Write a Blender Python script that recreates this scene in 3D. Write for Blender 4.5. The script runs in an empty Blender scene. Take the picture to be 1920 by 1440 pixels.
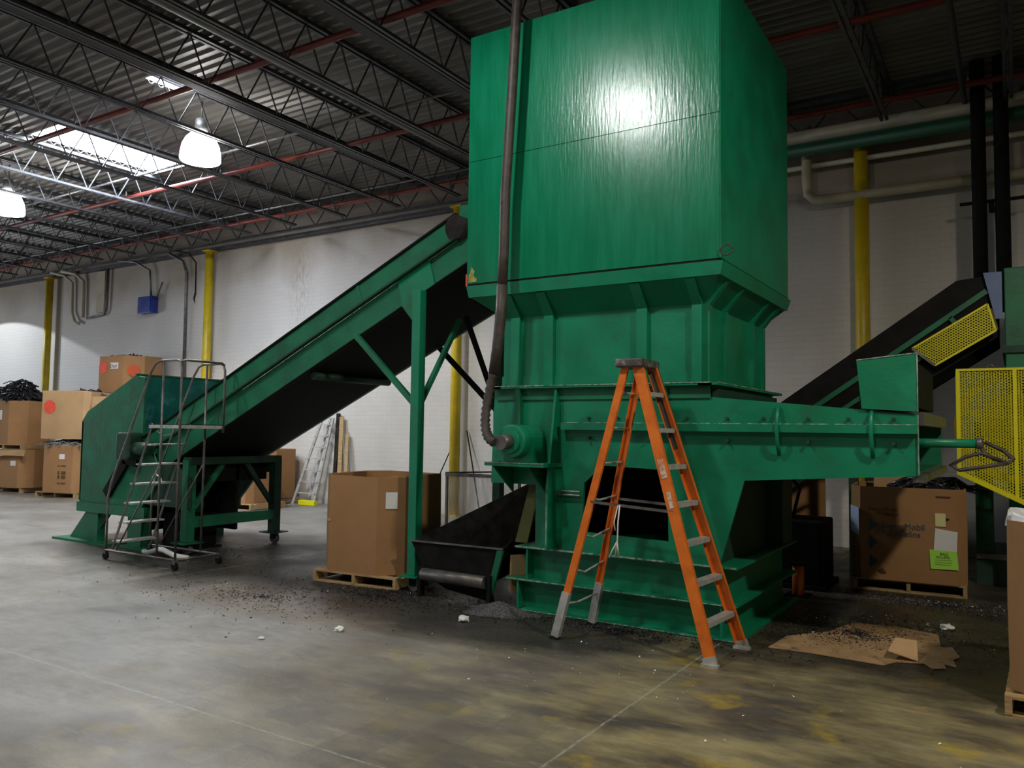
import bpy, bmesh, math, random
from mathutils import Vector, Matrix
random.seed(7)
PI = math.pi
S = bpy.context.scene
COL = S.collection

# ---------------------------------------------------------------- camera
cd = bpy.data.cameras.new('camera')
cam = bpy.data.objects.new('camera', cd)
COL.objects.link(cam)
cd.sensor_width = 36
cd.lens = 28.055
cd.clip_end = 200
RT = (0.8459, 0.5331, 0.0135)
UP = (0.0196, -0.0564, 0.9982)
FW = (-0.5329, 0.8441, 0.0582)
cam.matrix_world = Matrix(((RT[0], UP[0], -FW[0], 0), (RT[1], UP[1], -FW[1], 0),
                           (RT[2], UP[2], -FW[2], 1.72), (0, 0, 0, 1)))
S.camera = cam

# ---------------------------------------------------------------- colour and world
S.view_settings.view_transform = 'Standard'
S.view_settings.look = 'None'
S.view_settings.gamma = 1
S.view_settings.use_curve_mapping = False
S.view_settings.exposure = 0.0
w = bpy.data.worlds.new('world')
S.world = w
w.use_nodes = True
w.node_tree.nodes['Background'].inputs[0].default_value = (1.0, 0.93, 0.86, 1)
w.node_tree.nodes['Background'].inputs[1].default_value = 0.06

# ---------------------------------------------------------------- lights
def aim(o, d):
    o.rotation_euler = Vector(d).to_track_quat('-Z', 'Y').to_euler()
def light(name, kind, loc, energy, col=(1, 1, 1), d=(0, 0, -1), **k):
    l = bpy.data.lights.new(name, kind)
    l.energy = energy
    l.color = col
    for a, b in k.items(): setattr(l, a, b)
    o = bpy.data.objects.new(name, l)
    COL.objects.link(o)
    o.location = loc
    aim(o, d)
    return o
LC = (1.0, 0.97, 0.86)
WARM = (1.0, 0.90, 0.72)
DAY = (0.70, 0.83, 1.0)
# aisle lamp read off the hopper highlight, then unseen fill lights added for brightness
light('aisle_lamp_and_fill', 'SPOT', (-4.2, 3.45, 5.98), 330, (1, 1, 0.97), (0.12, 0.35, -1), spot_size=2.9, spot_blend=0.5, shadow_soft_size=0.14)
light('aisle_lamp_and_fill', 'SPOT', (2.4, 3.6, 6.10), 760, WARM, (-0.2, 0.1, -1), spot_size=2.98, spot_blend=0.5, shadow_soft_size=0.2)  # added out of view to brighten the hopper's right face
light('aisle_lamp_and_fill', 'SPOT', (-10.0, 1.5, 6.15), 480, (1, 0.97, 0.9), (0, 0, -1), spot_size=2.6, spot_blend=0.5, shadow_soft_size=0.25)  # added fill for the left floor, no lamp body
light('aisle_lamp_and_fill', 'SPOT', (-1.5, -2.5, 6.15), 260, WARM, (0, 0.4, -1), spot_size=2.8, spot_blend=0.5, shadow_soft_size=0.25)  # added fill from behind the camera, no lamp body
# lamps in view, and the next one left of the frame with its sharp reflector cut-off on the wall
light('bay_lamp_light', 'SPOT', (-11.0, 7.95, 5.88), 520, LC, (0, 0, -1), spot_size=2.75, spot_blend=0.3, shadow_soft_size=0.25)
light('bay_lamp_light', 'SPOT', (-17.2, 8.0, 5.88), 330, WARM, (0, 0, -1), spot_size=2.4, spot_blend=0.35, shadow_soft_size=0.25)
light('bay_lamp_light', 'SPOT', (-28.0, 10.5, 6.05), 520, (0.85, 0.93, 1.0), (0, 0, -1), spot_size=2.443, spot_blend=0.05, shadow_soft_size=0.02)
# daylight through the open dock doors in the left wall and the front left of the hall
light('dock_door_daylight', 'AREA', (-15, -6, 2.6), 90, DAY, (0.1, 1, -0.05), shape='RECTANGLE', size=7, size_y=4)
light('dock_door_daylight', 'AREA', (-33, 5, 2.6), 500, (0.86, 0.92, 1.0), (1, 0.15, -0.05), shape='RECTANGLE', size=5, size_y=4)

# ---------------------------------------------------------------- materials
def nn(nt, t, **k):
    n = nt.nodes.new(t)
    for a, b in k.items(): setattr(n, a, b)
    return n
def rgba(c): return (c[0], c[1], c[2], 1)
MATS = {}
def mat(name, c1, c2=None, rough=0.5, metal=0.0, scale=4.0, bump=0.0, bscale=40.0, stretch=(1, 1, 1), emit=0, dirt=None, dscale=1.5, damt=0.5, rvar=0.1):
    if name in MATS: return MATS[name]
    m = bpy.data.materials.new(name)
    m.use_nodes = True
    nt = m.node_tree
    b = nt.nodes['Principled BSDF']
    b.inputs['Metallic'].default_value = metal
    tc = nn(nt, 'ShaderNodeTexCoord')
    mp = nn(nt, 'ShaderNodeMapping')
    mp.inputs['Scale'].default_value = stretch
    nt.links.new(tc.outputs['Object'], mp.inputs[0])
    nz = nn(nt, 'ShaderNodeTexNoise')
    nz.inputs['Scale'].default_value = scale
    nz.inputs['Detail'].default_value = 6
    nt.links.new(mp.outputs[0], nz.inputs['Vector'])
    cr = nn(nt, 'ShaderNodeValToRGB')
    cr.color_ramp.elements[0].position = 0.35
    cr.color_ramp.elements[1].position = 0.65
    cr.color_ramp.elements[0].color = rgba(c1)
    cr.color_ramp.elements[1].color = rgba(c2 or c1)
    nt.links.new(nz.outputs[0], cr.inputs[0])
    out = cr.outputs[0]
    if dirt:
        dz = nn(nt, 'ShaderNodeTexNoise')
        dz.inputs['Scale'].default_value = dscale
        dz.inputs['Detail'].default_value = 10
        dz.inputs['Roughness'].default_value = 0.7
        nt.links.new(tc.outputs['Object'], dz.inputs['Vector'])
        dr = nn(nt, 'ShaderNodeMapRange')
        dr.inputs[1].default_value = 0.52
        dr.inputs[2].default_value = 0.72
        dr.inputs[4].default_value = damt
        nt.links.new(dz.outputs[0], dr.inputs[0])
        mx = nn(nt, 'ShaderNodeMix', data_type='RGBA')
        nt.links.new(dr.outputs[0], mx.inputs[0])
        nt.links.new(out, mx.inputs[6])
        mx.inputs[7].default_value = rgba(dirt)
        out = mx.outputs[2]
    nt.links.new(out, b.inputs['Base Color'])
    rr = nn(nt, 'ShaderNodeMapRange')
    rr.inputs[3].default_value = max(0.03, rough - rvar)
    rr.inputs[4].default_value = min(1, rough + rvar)
    nt.links.new(nz.outputs[0], rr.inputs[0])
    nt.links.new(rr.outputs[0], b.inputs['Roughness'])
    if bump:
        bz = nn(nt, 'ShaderNodeTexNoise')
        bz.inputs['Scale'].default_value = bscale
        bz.inputs['Detail'].default_value = 4
        nt.links.new(mp.outputs[0], bz.inputs['Vector'])
        bp = nn(nt, 'ShaderNodeBump')
        bp.inputs['Strength'].default_value = bump
        bp.inputs['Distance'].default_value = 0.01
        nt.links.new(bz.outputs[0], bp.inputs['Height'])
        nt.links.new(bp.outputs[0], b.inputs['Normal'])
    if emit:
        b.inputs['Emission Color'].default_value = rgba(c1)
        b.inputs['Emission Strength'].default_value = emit
    MATS[name] = m
    return m

GREEN = mat('green_paint', (0.0015, 0.185, 0.088), (0.003, 0.23, 0.118), 0.40, scale=2.5, bump=0.25, bscale=14, dirt=(0.03, 0.06, 0.035), dscale=2.2, damt=0.45)
GREENB = mat('brushed_green_paint', (0.001, 0.165, 0.072), (0.003, 0.195, 0.098), 0.25, scale=2.0, bump=0.2, bscale=7, stretch=(7, 7, 0.9), dirt=(0.02, 0.10, 0.06), dscale=1.2, damt=0.4, rvar=0.05)
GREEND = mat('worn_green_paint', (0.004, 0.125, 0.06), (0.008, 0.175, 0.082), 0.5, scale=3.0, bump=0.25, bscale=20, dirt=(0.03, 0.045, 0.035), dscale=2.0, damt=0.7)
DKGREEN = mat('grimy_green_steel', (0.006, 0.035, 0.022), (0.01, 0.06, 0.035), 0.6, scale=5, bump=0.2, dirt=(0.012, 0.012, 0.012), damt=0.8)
TEAL = mat('scraped_teal_plate', (0.006, 0.14, 0.12), (0.012, 0.19, 0.17), 0.35, scale=3, bump=0.1, dirt=(0.13, 0.5, 0.62), dscale=1.1, damt=1.0)
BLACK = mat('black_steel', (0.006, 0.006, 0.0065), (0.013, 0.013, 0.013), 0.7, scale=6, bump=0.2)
RUBBER = mat('dusty_black_rubber', (0.014, 0.013, 0.013), (0.032, 0.029, 0.027), 0.8, scale=8, bump=0.3)
HOSE = mat('brown_black_hose', (0.03, 0.022, 0.02), (0.06, 0.045, 0.04), 0.55, scale=12, bump=0.3)
STEEL = mat('galvanised_steel', (0.3, 0.3, 0.3), (0.45, 0.45, 0.45), 0.4, 0.5, scale=14, bump=0.1)
DULL = mat('dull_steel', (0.12, 0.12, 0.12), (0.22, 0.21, 0.2), 0.45, 0.6, scale=8, bump=0.15, dirt=(0.05, 0.03, 0.02), damt=0.6)
JOIST = mat('grey_joist_paint', (0.05, 0.052, 0.058), (0.09, 0.092, 0.10), 0.5, 0.3, scale=8)
DARKJ = mat('dark_duct_paint', (0.012, 0.012, 0.014), (0.025, 0.025, 0.028), 0.6)
DECK = mat('grey_roof_deck', (0.12, 0.11, 0.10), (0.2, 0.19, 0.17), 0.45, 0.4, scale=1.2, stretch=(0.3, 2, 2), dirt=(0.09, 0.07, 0.04), dscale=0.7, damt=0.6)
REDP = mat('red_sprinkler_paint', (0.15, 0.022, 0.016), (0.22, 0.035, 0.022), 0.4, scale=3)
YEL = mat('yellow_column_paint', (0.55, 0.40, 0.012), (0.68, 0.50, 0.02), 0.4, scale=4, dirt=(0.2, 0.13, 0.02), damt=0.5)
YELG = mat('bright_yellow_guard_paint', (0.80, 0.76, 0.01), (0.88, 0.82, 0.015), 0.4, scale=4)
ORANGE = mat('orange_fibreglass', (0.72, 0.15, 0.012), (0.85, 0.21, 0.018), 0.45, scale=7, bump=0.1, dirt=(0.35, 0.08, 0.02), dscale=5, damt=0.7)
ALU = mat('aluminium', (0.42, 0.43, 0.43), (0.58, 0.58, 0.57), 0.42, 0.25, scale=14, bump=0.1)
CARD = mat('brown_cardboard', (0.34, 0.18, 0.075), (0.40, 0.215, 0.095), 0.8, scale=1.6, bump=0.1, bscale=60, dirt=(0.27, 0.14, 0.06), dscale=1.5, damt=0.6)
CARDL = mat('pale_cardboard', (0.44, 0.28, 0.14), (0.52, 0.34, 0.18), 0.8, scale=1.6, bump=0.1, bscale=60)
CARDD = mat('dirty_cardboard', (0.30, 0.19, 0.09), (0.42, 0.27, 0.14), 0.8, scale=4, bump=0.3, bscale=30, dirt=(0.03, 0.03, 0.03), dscale=5.0, damt=0.95)
WOOD = mat('pallet_wood', (0.36, 0.24, 0.11), (0.50, 0.35, 0.17), 0.75, scale=6, stretch=(1, 6, 6), bump=0.3, bscale=20, dirt=(0.12, 0.08, 0.05), damt=0.5)
PAPER = mat('white_paper', (0.75, 0.76, 0.78), (0.82, 0.82, 0.82), 0.7)
PAPERB = mat('bluish_paper', (0.42, 0.52, 0.85), (0.5, 0.6, 0.9), 0.6)
LIME = mat('lime_green_paper', (0.40, 0.85, 0.09), (0.45, 0.9, 0.11), 0.7)
CREAMP = mat('cream_paper', (0.75, 0.72, 0.35), None, 0.7)
INK = mat('black_ink', (0.01, 0.01, 0.012), None, 0.7)
INKB = mat('faded_blue_ink', (0.04, 0.085, 0.14), (0.05, 0.10, 0.16), 0.75)
INKBR = mat('brown_ink', (0.10, 0.045, 0.02), None, 0.75)
REDM = mat('red_marker_paint', (0.75, 0.06, 0.04), (0.8, 0.12, 0.07), 0.6, scale=20)
PALEBLUE = mat('pale_blue_enamel', (0.09, 0.14, 0.32), (0.13, 0.19, 0.38), 0.4)
for m_ in (BLACK, RUBBER): m_.node_tree.nodes['Principled BSDF'].inputs['Specular IOR Level'].default_value = 0.15
BLUE = mat('blue_enamel', (0.015, 0.035, 0.26), (0.02, 0.05, 0.32), 0.35)
CREAMPIPE = mat('cream_pipe_paint', (0.40, 0.36, 0.25), (0.50, 0.45, 0.32), 0.5, scale=3)
PLASTIC = mat('milky_plastic_liner', (0.75, 0.78, 0.85), None, 0.2)
SCRAP = mat('black_plastic_scrap', (0.008, 0.008, 0.012), (0.03, 0.03, 0.04), 0.3, scale=9)
GREYBAND = mat('grey_scrap', (0.10, 0.11, 0.11), (0.2, 0.2, 0.2), 0.5, scale=15)
OLIVE = mat('olive_board', (0.09, 0.10, 0.015), (0.14, 0.15, 0.03), 0.6, scale=4, dirt=(0.03, 0.03, 0.01), damt=0.8)
SKYL = mat('skylight_panel', (0.80, 0.88, 1.0), None, 0.5, emit=45)
DIMSHADE = mat('frosted_lamp_shade', (0.8, 0.79, 0.75), None, 0.5, emit=0.15)
GLOW = mat('glowing_lamp_shade', (1.0, 0.985, 0.95), None, 0.5, emit=16)
WHITE = mat('white_scrap', (0.8, 0.82, 0.8), None, 0.6)
ROPE = mat('white_cord', (0.7, 0.68, 0.62), None, 0.8)

def sheet_mat():
    m = bpy.data.materials.new('clear_plastic_sheet')
    m.use_nodes = True
    nt = m.node_tree
    b = nt.nodes['Principled BSDF']
    b.inputs['Base Color'].default_value = (0.6, 0.58, 0.62, 1)
    b.inputs['Roughness'].default_value = 0.25
    nz = nn(nt, 'ShaderNodeTexNoise')
    nz.inputs['Scale'].default_value = 5
    mp = nn(nt, 'ShaderNodeMapping')
    mp.inputs['Scale'].default_value = (3, 3, 0.4)
    tc = nn(nt, 'ShaderNodeTexCoord')
    nt.links.new(tc.outputs['Object'], mp.inputs[0])
    nt.links.new(mp.outputs[0], nz.inputs['Vector'])
    mr = nn(nt, 'ShaderNodeMapRange')
    mr.inputs[3].default_value = 0.2
    mr.inputs[4].default_value = 0.62
    nt.links.new(nz.outputs[0], mr.inputs[0])
    nt.links.new(mr.outputs[0], b.inputs['Alpha'])
    return m
SHEET = sheet_mat()

def floor_mat():
    m = bpy.data.materials.new('stained_concrete')
    m.use_nodes = True
    nt = m.node_tree
    L = nt.links.new
    b = nt.nodes['Principled BSDF']
    tc = nn(nt, 'ShaderNodeTexCoord')
    def noise(scale, det=6, rough=0.6, st=(1, 1, 1), off=(0, 0, 0)):
        mp = nn(nt, 'ShaderNodeMapping')
        mp.inputs['Scale'].default_value = st
        mp.inputs['Location'].default_value = off
        L(tc.outputs['Object'], mp.inputs[0])
        n = nn(nt, 'ShaderNodeTexNoise')
        n.inputs['Scale'].default_value = scale
        n.inputs['Detail'].default_value = det
        n.inputs['Roughness'].default_value = rough
        L(mp.outputs[0], n.inputs['Vector'])
        return n.outputs[0]
    def rng(s, a, c, lo=0, hi=1):
        r = nn(nt, 'ShaderNodeMapRange')
        for i, v in ((1, a), (2, c), (3, lo), (4, hi)): r.inputs[i].default_value = v
        L(s, r.inputs[0])
        return r.outputs[0]
    def mixc(f, a, c):
        x = nn(nt, 'ShaderNodeMix', data_type='RGBA')
        for sock, v in ((0, f), (6, a), (7, c)):
            if isinstance(v, tuple): x.inputs[sock].default_value = rgba(v)
            elif isinstance(v, float): x.inputs[sock].default_value = v
            else: L(v, x.inputs[sock])
        return x.outputs[2]
    def mth(op, a, c):
        x = nn(nt, 'ShaderNodeMath', operation=op)
        for i, v in ((0, a), (1, c)):
            if isinstance(v, (int, float)): x.inputs[i].default_value = v
            else: L(v, x.inputs[i])
        return x.outputs[0]
    sp = nn(nt, 'ShaderNodeSeparateXYZ')
    L(tc.outputs['Object'], sp.inputs[0])
    X, Y = sp.outputs[0], sp.outputs[1]
    c = mixc(rng(noise(0.8), 0.35, 0.65), (0.20, 0.195, 0.185), (0.31, 0.305, 0.295))
    # stained olive-brown area on the right, partly painted-in lamp warmth, with worn yellow paint
    right = rng(mth('ADD', X, mth('MULTIPLY', noise(0.5, off=(9, 0, 0)), 5)), -3.2, 0.8)
    ol = mixc(rng(noise(1.7, st=(0.7, 1.5, 1), off=(3, 1, 0)), 0.38, 0.62), (0.07, 0.055, 0.04), (0.33, 0.28, 0.14))
    c = mixc(right, c, ol)
    c = mixc(mth('MULTIPLY', right, rng(noise(1.9, off=(7, 5, 0)), 0.57, 0.68, 0, 0.8)), c, (0.46, 0.34, 0.03))
    c = mixc(rng(noise(2.6, st=(0.6, 1.6, 1), off=(1, 9, 0)), 0.55, 0.7, 0, 0.5), c, (0.10, 0.10, 0.11))
    c = mixc(rng(noise(0.45, st=(0.5, 1.3, 1), off=(5, 2, 0)), 0.52, 0.66, 0, 0.45), c, (0.12, 0.10, 0.08))
    # square dark patches where wood-block paving shows
    bk = nn(nt, 'ShaderNodeTexVoronoi', feature='F1', distance='CHEBYCHEV')
    bk.inputs['Scale'].default_value = 3.2
    bk.inputs['Randomness'].default_value = 0.25
    L(tc.outputs['Object'], bk.inputs['Vector'])
    sepc = nn(nt, 'ShaderNodeSeparateColor')
    L(bk.outputs['Color'], sepc.inputs[0])
    # black pellet dust round the machines
    def blob(cx, cy, rx, ry):
        dx = mth('DIVIDE', mth('SUBTRACT', X, cx), rx)
        dy = mth('DIVIDE', mth('SUBTRACT', Y, cy), ry)
        d = mth('ADD', mth('MULTIPLY', dx, dx), mth('MULTIPLY', dy, dy))
        return rng(mth('ADD', d, mth('MULTIPLY', noise(1.3, 8, 0.7), 1.6)), 2.2, 1.5)
    blk = mth('MULTIPLY', rng(sepc.outputs[0], 0.5, 0.55, 0, 0.35), blob(-3.3, 3.4, 1.5, 1.0))
    c = mixc(blk, c, (0.085, 0.08, 0.08))
    c = mixc(mth('MULTIPLY', blob(-6.6, 5.9, 2.6, 0.9), 0.45), c, (0.17, 0.11, 0.065))
    # fine mottling of worn concrete
    c = mixc(rng(noise(7, 10, 0.75, st=(0.6, 1.4, 1)), 0.42, 0.68, 0, 0.5), c, (0.11, 0.10, 0.085))
    c = mixc(rng(noise(5, 10, 0.75, st=(0.5, 1.6, 1), off=(6, 6, 0)), 0.56, 0.74, 0, 0.45), c, (0.42, 0.41, 0.38))
    dust = None
    for a in ((-6.6, 7.6, 3.6, 1.6), (-0.8, 8.4, 2.8, 2.2), (-4.3, 6.3, 1.9, 1.0), (-9.4, 7.4, 2.4, 1.7), (-2, 9.5, 6, 2.2)):
        q = blob(*a)
        dust = q if dust is None else mth('MAXIMUM', dust, q)
    fine = rng(noise(38, 3), 0.28, 0.5, 0.65, 1)
    c = mixc(mth('MULTIPLY', mth('MULTIPLY', dust, fine), 0.88), c, (0.018, 0.018, 0.018))
    # expansion joints
    for axis, pos in ((X, -2.1), (X, -8.2), (X, -14.3), (Y, 3.17), (Y, 9.27)):
        j = rng(mth('ABSOLUTE', mth('SUBTRACT', axis, mth('ADD', pos, mth('MULTIPLY', noise(9), 0.02))), 0), 0.004, 0.012, 1, 0)
        c = mixc(mth('MULTIPLY', j, rng(noise(20), 0.35, 0.6, 0.15, 0.9)), c, (0.36, 0.36, 0.33))
    # fine speckle
    c = mixc(rng(noise(70, 2), 0.66, 0.70, 0, 0.5), c, (0.05, 0.05, 0.05))
    L(c, b.inputs['Base Color'])
    L(rng(noise(1.1, off=(4, 4, 0)), 0.35, 0.65, 0.34, 0.6), b.inputs['Roughness'])
    bp = nn(nt, 'ShaderNodeBump')
    bp.inputs['Strength'].default_value = 0.25
    bp.inputs['Distance'].default_value = 0.01
    L(noise(14, 8, 0.7), bp.inputs['Height'])
    L(bp.outputs[0], b.inputs['Normal'])
    return m
FLOOR = floor_mat()

def wall_mat():
    m = bpy.data.materials.new('painted_block_wall')
    m.use_nodes = True
    nt = m.node_tree
    L = nt.links.new
    b = nt.nodes['Principled BSDF']
    tc = nn(nt, 'ShaderNodeTexCoord')
    sp = nn(nt, 'ShaderNodeSeparateXYZ')
    L(tc.outputs['Object'], sp.inputs[0])
    cb = nn(nt, 'ShaderNodeCombineXYZ')
    L(sp.outputs[0], cb.inputs[0])
    L(sp.outputs[2], cb.inputs[1])
    br = nn(nt, 'ShaderNodeTexBrick')
    br.inputs['Scale'].default_value = 1.0
    br.inputs['Brick Width'].default_value = 0.3
    br.inputs['Row Height'].default_value = 0.1
    br.inputs['Mortar Size'].default_value = 0.006
    br.inputs['Color1'].default_value = (0.66, 0.64, 0.62, 1)
    br.inputs['Color2'].default_value = (0.64, 0.62, 0.60, 1)
    br.inputs['Mortar'].default_value = (0.585, 0.565, 0.545, 1)
    L(cb.outputs[0], br.inputs['Vector'])
    def noise(scale, st):
        mp = nn(nt, 'ShaderNodeMapping')
        mp.inputs['Scale'].default_value = st
        L(tc.outputs['Object'], mp.inputs[0])
        n = nn(nt, 'ShaderNodeTexNoise')
        n.inputs['Scale'].default_value = scale
        n.inputs['Detail'].default_value = 8
        L(mp.outputs[0], n.inputs['Vector'])
        return n.outputs[0]
    def mth(op, a, c):
        x = nn(nt, 'ShaderNodeMath', operation=op)
        for i, v in ((0, a), (1, c)):
            if isinstance(v, (int, float)): x.inputs[i].default_value = v
            else: L(v, x.inputs[i])
        return x.outputs[0]
    def rng(s, a, c, lo=0, hi=1):
        r = nn(nt, 'ShaderNodeMapRange')
        for i, v in ((1, a), (2, c), (3, lo), (4, hi)): r.inputs[i].default_value = v
        L(s, r.inputs[0])
        return r.outputs[0]
    def mixc(f, a, c):
        x = nn(nt, 'ShaderNodeMix', data_type='RGBA')
        L(f, x.inputs[0])
        L(a, x.inputs[6])
        x.inputs[7].default_value = rgba(c)
        return x.outputs[2]
    # soot and rust washed down from the roof line, and a leak streak
    top = rng(mth('ADD', sp.outputs[2], mth('MULTIPLY', noise(0.7, (1, 1, 0.6)), 2.2)), 6.3, 7.3, 0, 0.8)
    c = mixc(top, br.outputs['Color'], (0.20, 0.14, 0.09))
    band = mth('MULTIPLY', mth('MULTIPLY', rng(sp.outputs[2], 5.4, 5.5), rng(sp.outputs[0], -4.5, -4.0)), rng(noise(1.2, (0.4, 1, 3)), 0.3, 0.6, 0.35, 0.85))
    c = mixc(band, c, (0.09, 0.065, 0.03))
    st = rng(mth('ABSOLUTE', mth('ADD', sp.outputs[0], 14.3), 0), 0.1, 0.5, 1, 0)
    st = mth('MULTIPLY', st, mth('MULTIPLY', rng(noise(5, (3, 3, 1)), 0.42, 0.6, 0, 0.55), rng(sp.outputs[2], 3.6, 5.5)))
    c = mixc(st, c, (0.22, 0.17, 0.13))
    c = mixc(rng(sp.outputs[2], 3.0, 6.3, 0, 0.45), c, (0.46, 0.385, 0.29))  # tan towards the top: dim warm lamplight put into the wall colour
    c = mixc(rng(noise(0.5, (1, 1, 1)), 0.5, 0.75, 0, 0.35), c, (0.38, 0.36, 0.31))
    L(c, b.inputs['Base Color'])
    b.inputs['Roughness'].default_value = 0.55
    bp = nn(nt, 'ShaderNodeBump')
    bp.inputs['Strength'].default_value = 0.35
    bp.inputs['Distance'].default_value = 0.004
    L(br.outputs['Fac'], bp.inputs['Height'])
    bp.invert = True
    L(bp.outputs[0], b.inputs['Normal'])
    return m
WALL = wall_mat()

# ---------------------------------------------------------------- mesh helpers
WL = {}          # world location of things whose parts are modelled in world coordinates
class MB:
    def __init__(s): s.b = bmesh.new()
    def box(s, x0, x1, y0, y1, z0, z1):
        v = [s.b.verts.new(p) for p in ((x0, y0, z0), (x1, y0, z0), (x1, y1, z0), (x0, y1, z0), (x0, y0, z1), (x1, y0, z1), (x1, y1, z1), (x0, y1, z1))]
        for f in ((3, 2, 1, 0), (4, 5, 6, 7), (0, 1, 5, 4), (1, 2, 6, 5), (2, 3, 7, 6), (3, 0, 4, 7)):
            s.b.faces.new([v[i] for i in f])
        return s
    def bar(s, p, q, w, h, up=(0, 0, 1)):
        p, q = Vector(p), Vector(q)
        d = (q - p).normalized()
        u = Vector(up)
        if abs(d.dot(u)) > 0.98: u = Vector((0, 1, 0))
        a = d.cross(u).normalized()
        c = a.cross(d).normalized()
        v = []
        for e in (p, q):
            for i, j in ((-1, -1), (1, -1), (1, 1), (-1, 1)):
                v.append(s.b.verts.new(e + a * i * w / 2 + c * j * h / 2))
        for f in ((3, 2, 1, 0), (4, 5, 6, 7), (0, 1, 5, 4), (1, 2, 6, 5), (2, 3, 7, 6), (3, 0, 4, 7)):
            s.b.faces.new([v[i] for i in f])
        return s
    def cyl(s, p, q, r, n=16, r2=None):
        p, q = Vector(p), Vector(q)
        m = Matrix.Translation((p + q) / 2) @ (q - p).to_track_quat('Z', 'Y').to_matrix().to_4x4()
        r_ = bmesh.ops.create_cone(s.b, cap_ends=True, segments=n, radius1=r, radius2=r if r2 is None else r2, depth=(q - p).length, matrix=m)
        for v in r_['verts']:
            for f in v.link_faces:
                if len(f.verts) == 4: f.smooth = True
        return s
    def tube(s, pts, r, n=8, ridge=0):
        P = [Vector(p) for p in pts]
        rings = []
        last = None
        for i, p in enumerate(P):
            d = (P[min(i + 1, len(P) - 1)] - P[max(i - 1, 0)]).normalized()
            if last is None:
                u = Vector((0, 0, 1)) if abs(d.z) < 0.9 else Vector((0, 1, 0))
                a = d.cross(u).normalized()
            else:
                a = (last - d * last.dot(d)).normalized()
            last = a
            c = d.cross(a)
            rr = r * (1 + (ridge if i % 2 else 0))
            rings.append([s.b.verts.new(p + (a * math.cos(t) + c * math.sin(t)) * rr) for t in [2 * PI * k / n for k in range(n)]])
        for A, B in zip(rings, rings[1:]):
            for k in range(n):
                f = s.b.faces.new((A[k], A[(k + 1) % n], B[(k + 1) % n], B[k]))
                f.smooth = True
        s.b.faces.new(rings[0][::-1])
        s.b.faces.new(rings[-1])
        return s
    def prism(s, pts, vec):
        v = Vector(vec)
        a = [s.b.verts.new(p) for p in pts]
        c = [s.b.verts.new(Vector(p) + v) for p in pts]
        n = len(a)
        s.b.faces.new(a)
        s.b.faces.new(c[::-1])
        for i in range(n): s.b.faces.new((a[i], c[i], c[(i + 1) % n], a[(i + 1) % n]))
        return s
    def quad(s, *pts):
        s.b.faces.new([s.b.verts.new(p) for p in pts])
        return s
    def loft(s, A, B, capa=False, capb=False):
        a = [s.b.verts.new(p) for p in A]
        c = [s.b.verts.new(p) for p in B]
        n = len(a)
        for i in range(n): s.b.faces.new((a[i], a[(i + 1) % n], c[(i + 1) % n], c[i]))
        if capa: s.b.faces.new(a[::-1])
        if capb: s.b.faces.new(c)
        return s
    def build(s, name, m, parent=None, local=False, loc=None, bevel=0):
        bmesh.ops.recalc_face_normals(s.b, faces=s.b.faces)
        me = bpy.data.meshes.new(name)
        off = Vector((0, 0, 0))
        if parent is not None and not local: off = WL.get(parent.name, Vector((0, 0, 0)))
        if parent is None:
            if loc is None:
                vs = [v.co for v in s.b.verts]
                loc = ((min(v.x for v in vs) + max(v.x for v in vs)) / 2, (min(v.y for v in vs) + max(v.y for v in vs)) / 2, min(v.z for v in vs))
                off = Vector(loc)
            elif not local: off = Vector(loc)
        for v in s.b.verts: v.co -= off
        s.b.to_mesh(me)
        s.b.free()
        me.materials.append(m)
        o = bpy.data.objects.new(name, me)
        COL.objects.link(o)
        if parent is not None: 
            o.parent = parent
            WL[o.name] = off.copy() if not local else Vector((0, 0, 0))
        else:
            o.location = loc
            WL[o.name] = Vector(loc)
        if bevel:
            bv = o.modifiers.new('bevel', 'BEVEL')
            bv.width = bevel
            bv.segments = 2
            bv.limit_method = 'ANGLE'
        return o
def tag(o, label, cat, group=None, kind=None):
    if label: o['label'] = label
    if cat: o['category'] = cat
    if group: o['group'] = group
    if kind: o['kind'] = kind
    return o
def thing(name, loc, label, cat, group=None, rz=0):
    o = bpy.data.objects.new(name, None)
    o.empty_display_size = 0.2
    COL.objects.link(o)
    o.location = loc
    o.rotation_euler = (0, 0, rz)
    WL[o.name] = Vector(loc)
    return tag(o, label, cat, group)
def lab(o, t):
    o['label'] = t
    return o
def struct(o):
    o['kind'] = 'structure'
    return o
def copy_tree(o, parent=None):
    c = o.copy()
    COL.objects.link(c)
    if parent is not None: c.parent = parent
    for ch in list(o.children): copy_tree(ch, c)
    return c
def text(name, s, m, parent, mw, size, extr=0.0008, sx=1.0):
    cu = bpy.data.curves.new(name, 'FONT')
    cu.body = s
    cu.size = size
    cu.extrude = extr
    t = bpy.data.objects.new(name, cu)
    me = bpy.data.meshes.new_from_object(t)
    bpy.data.objects.remove(t)
    o = bpy.data.objects.new(name, me)
    me.materials.clear()
    me.materials.append(m)
    COL.objects.link(o)
    o.parent = parent
    o.matrix_local = mw @ Matrix.Diagonal((sx, 1, 1, 1))
    return o
def facing(p, ang=0.0):
    """upright text plane at p; ang=0 faces -Y, positive turns about Z"""
    return Matrix.Translation(p) @ Matrix.Rotation(ang, 4, 'Z') @ Matrix.Rotation(PI / 2, 4, 'X')
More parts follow.
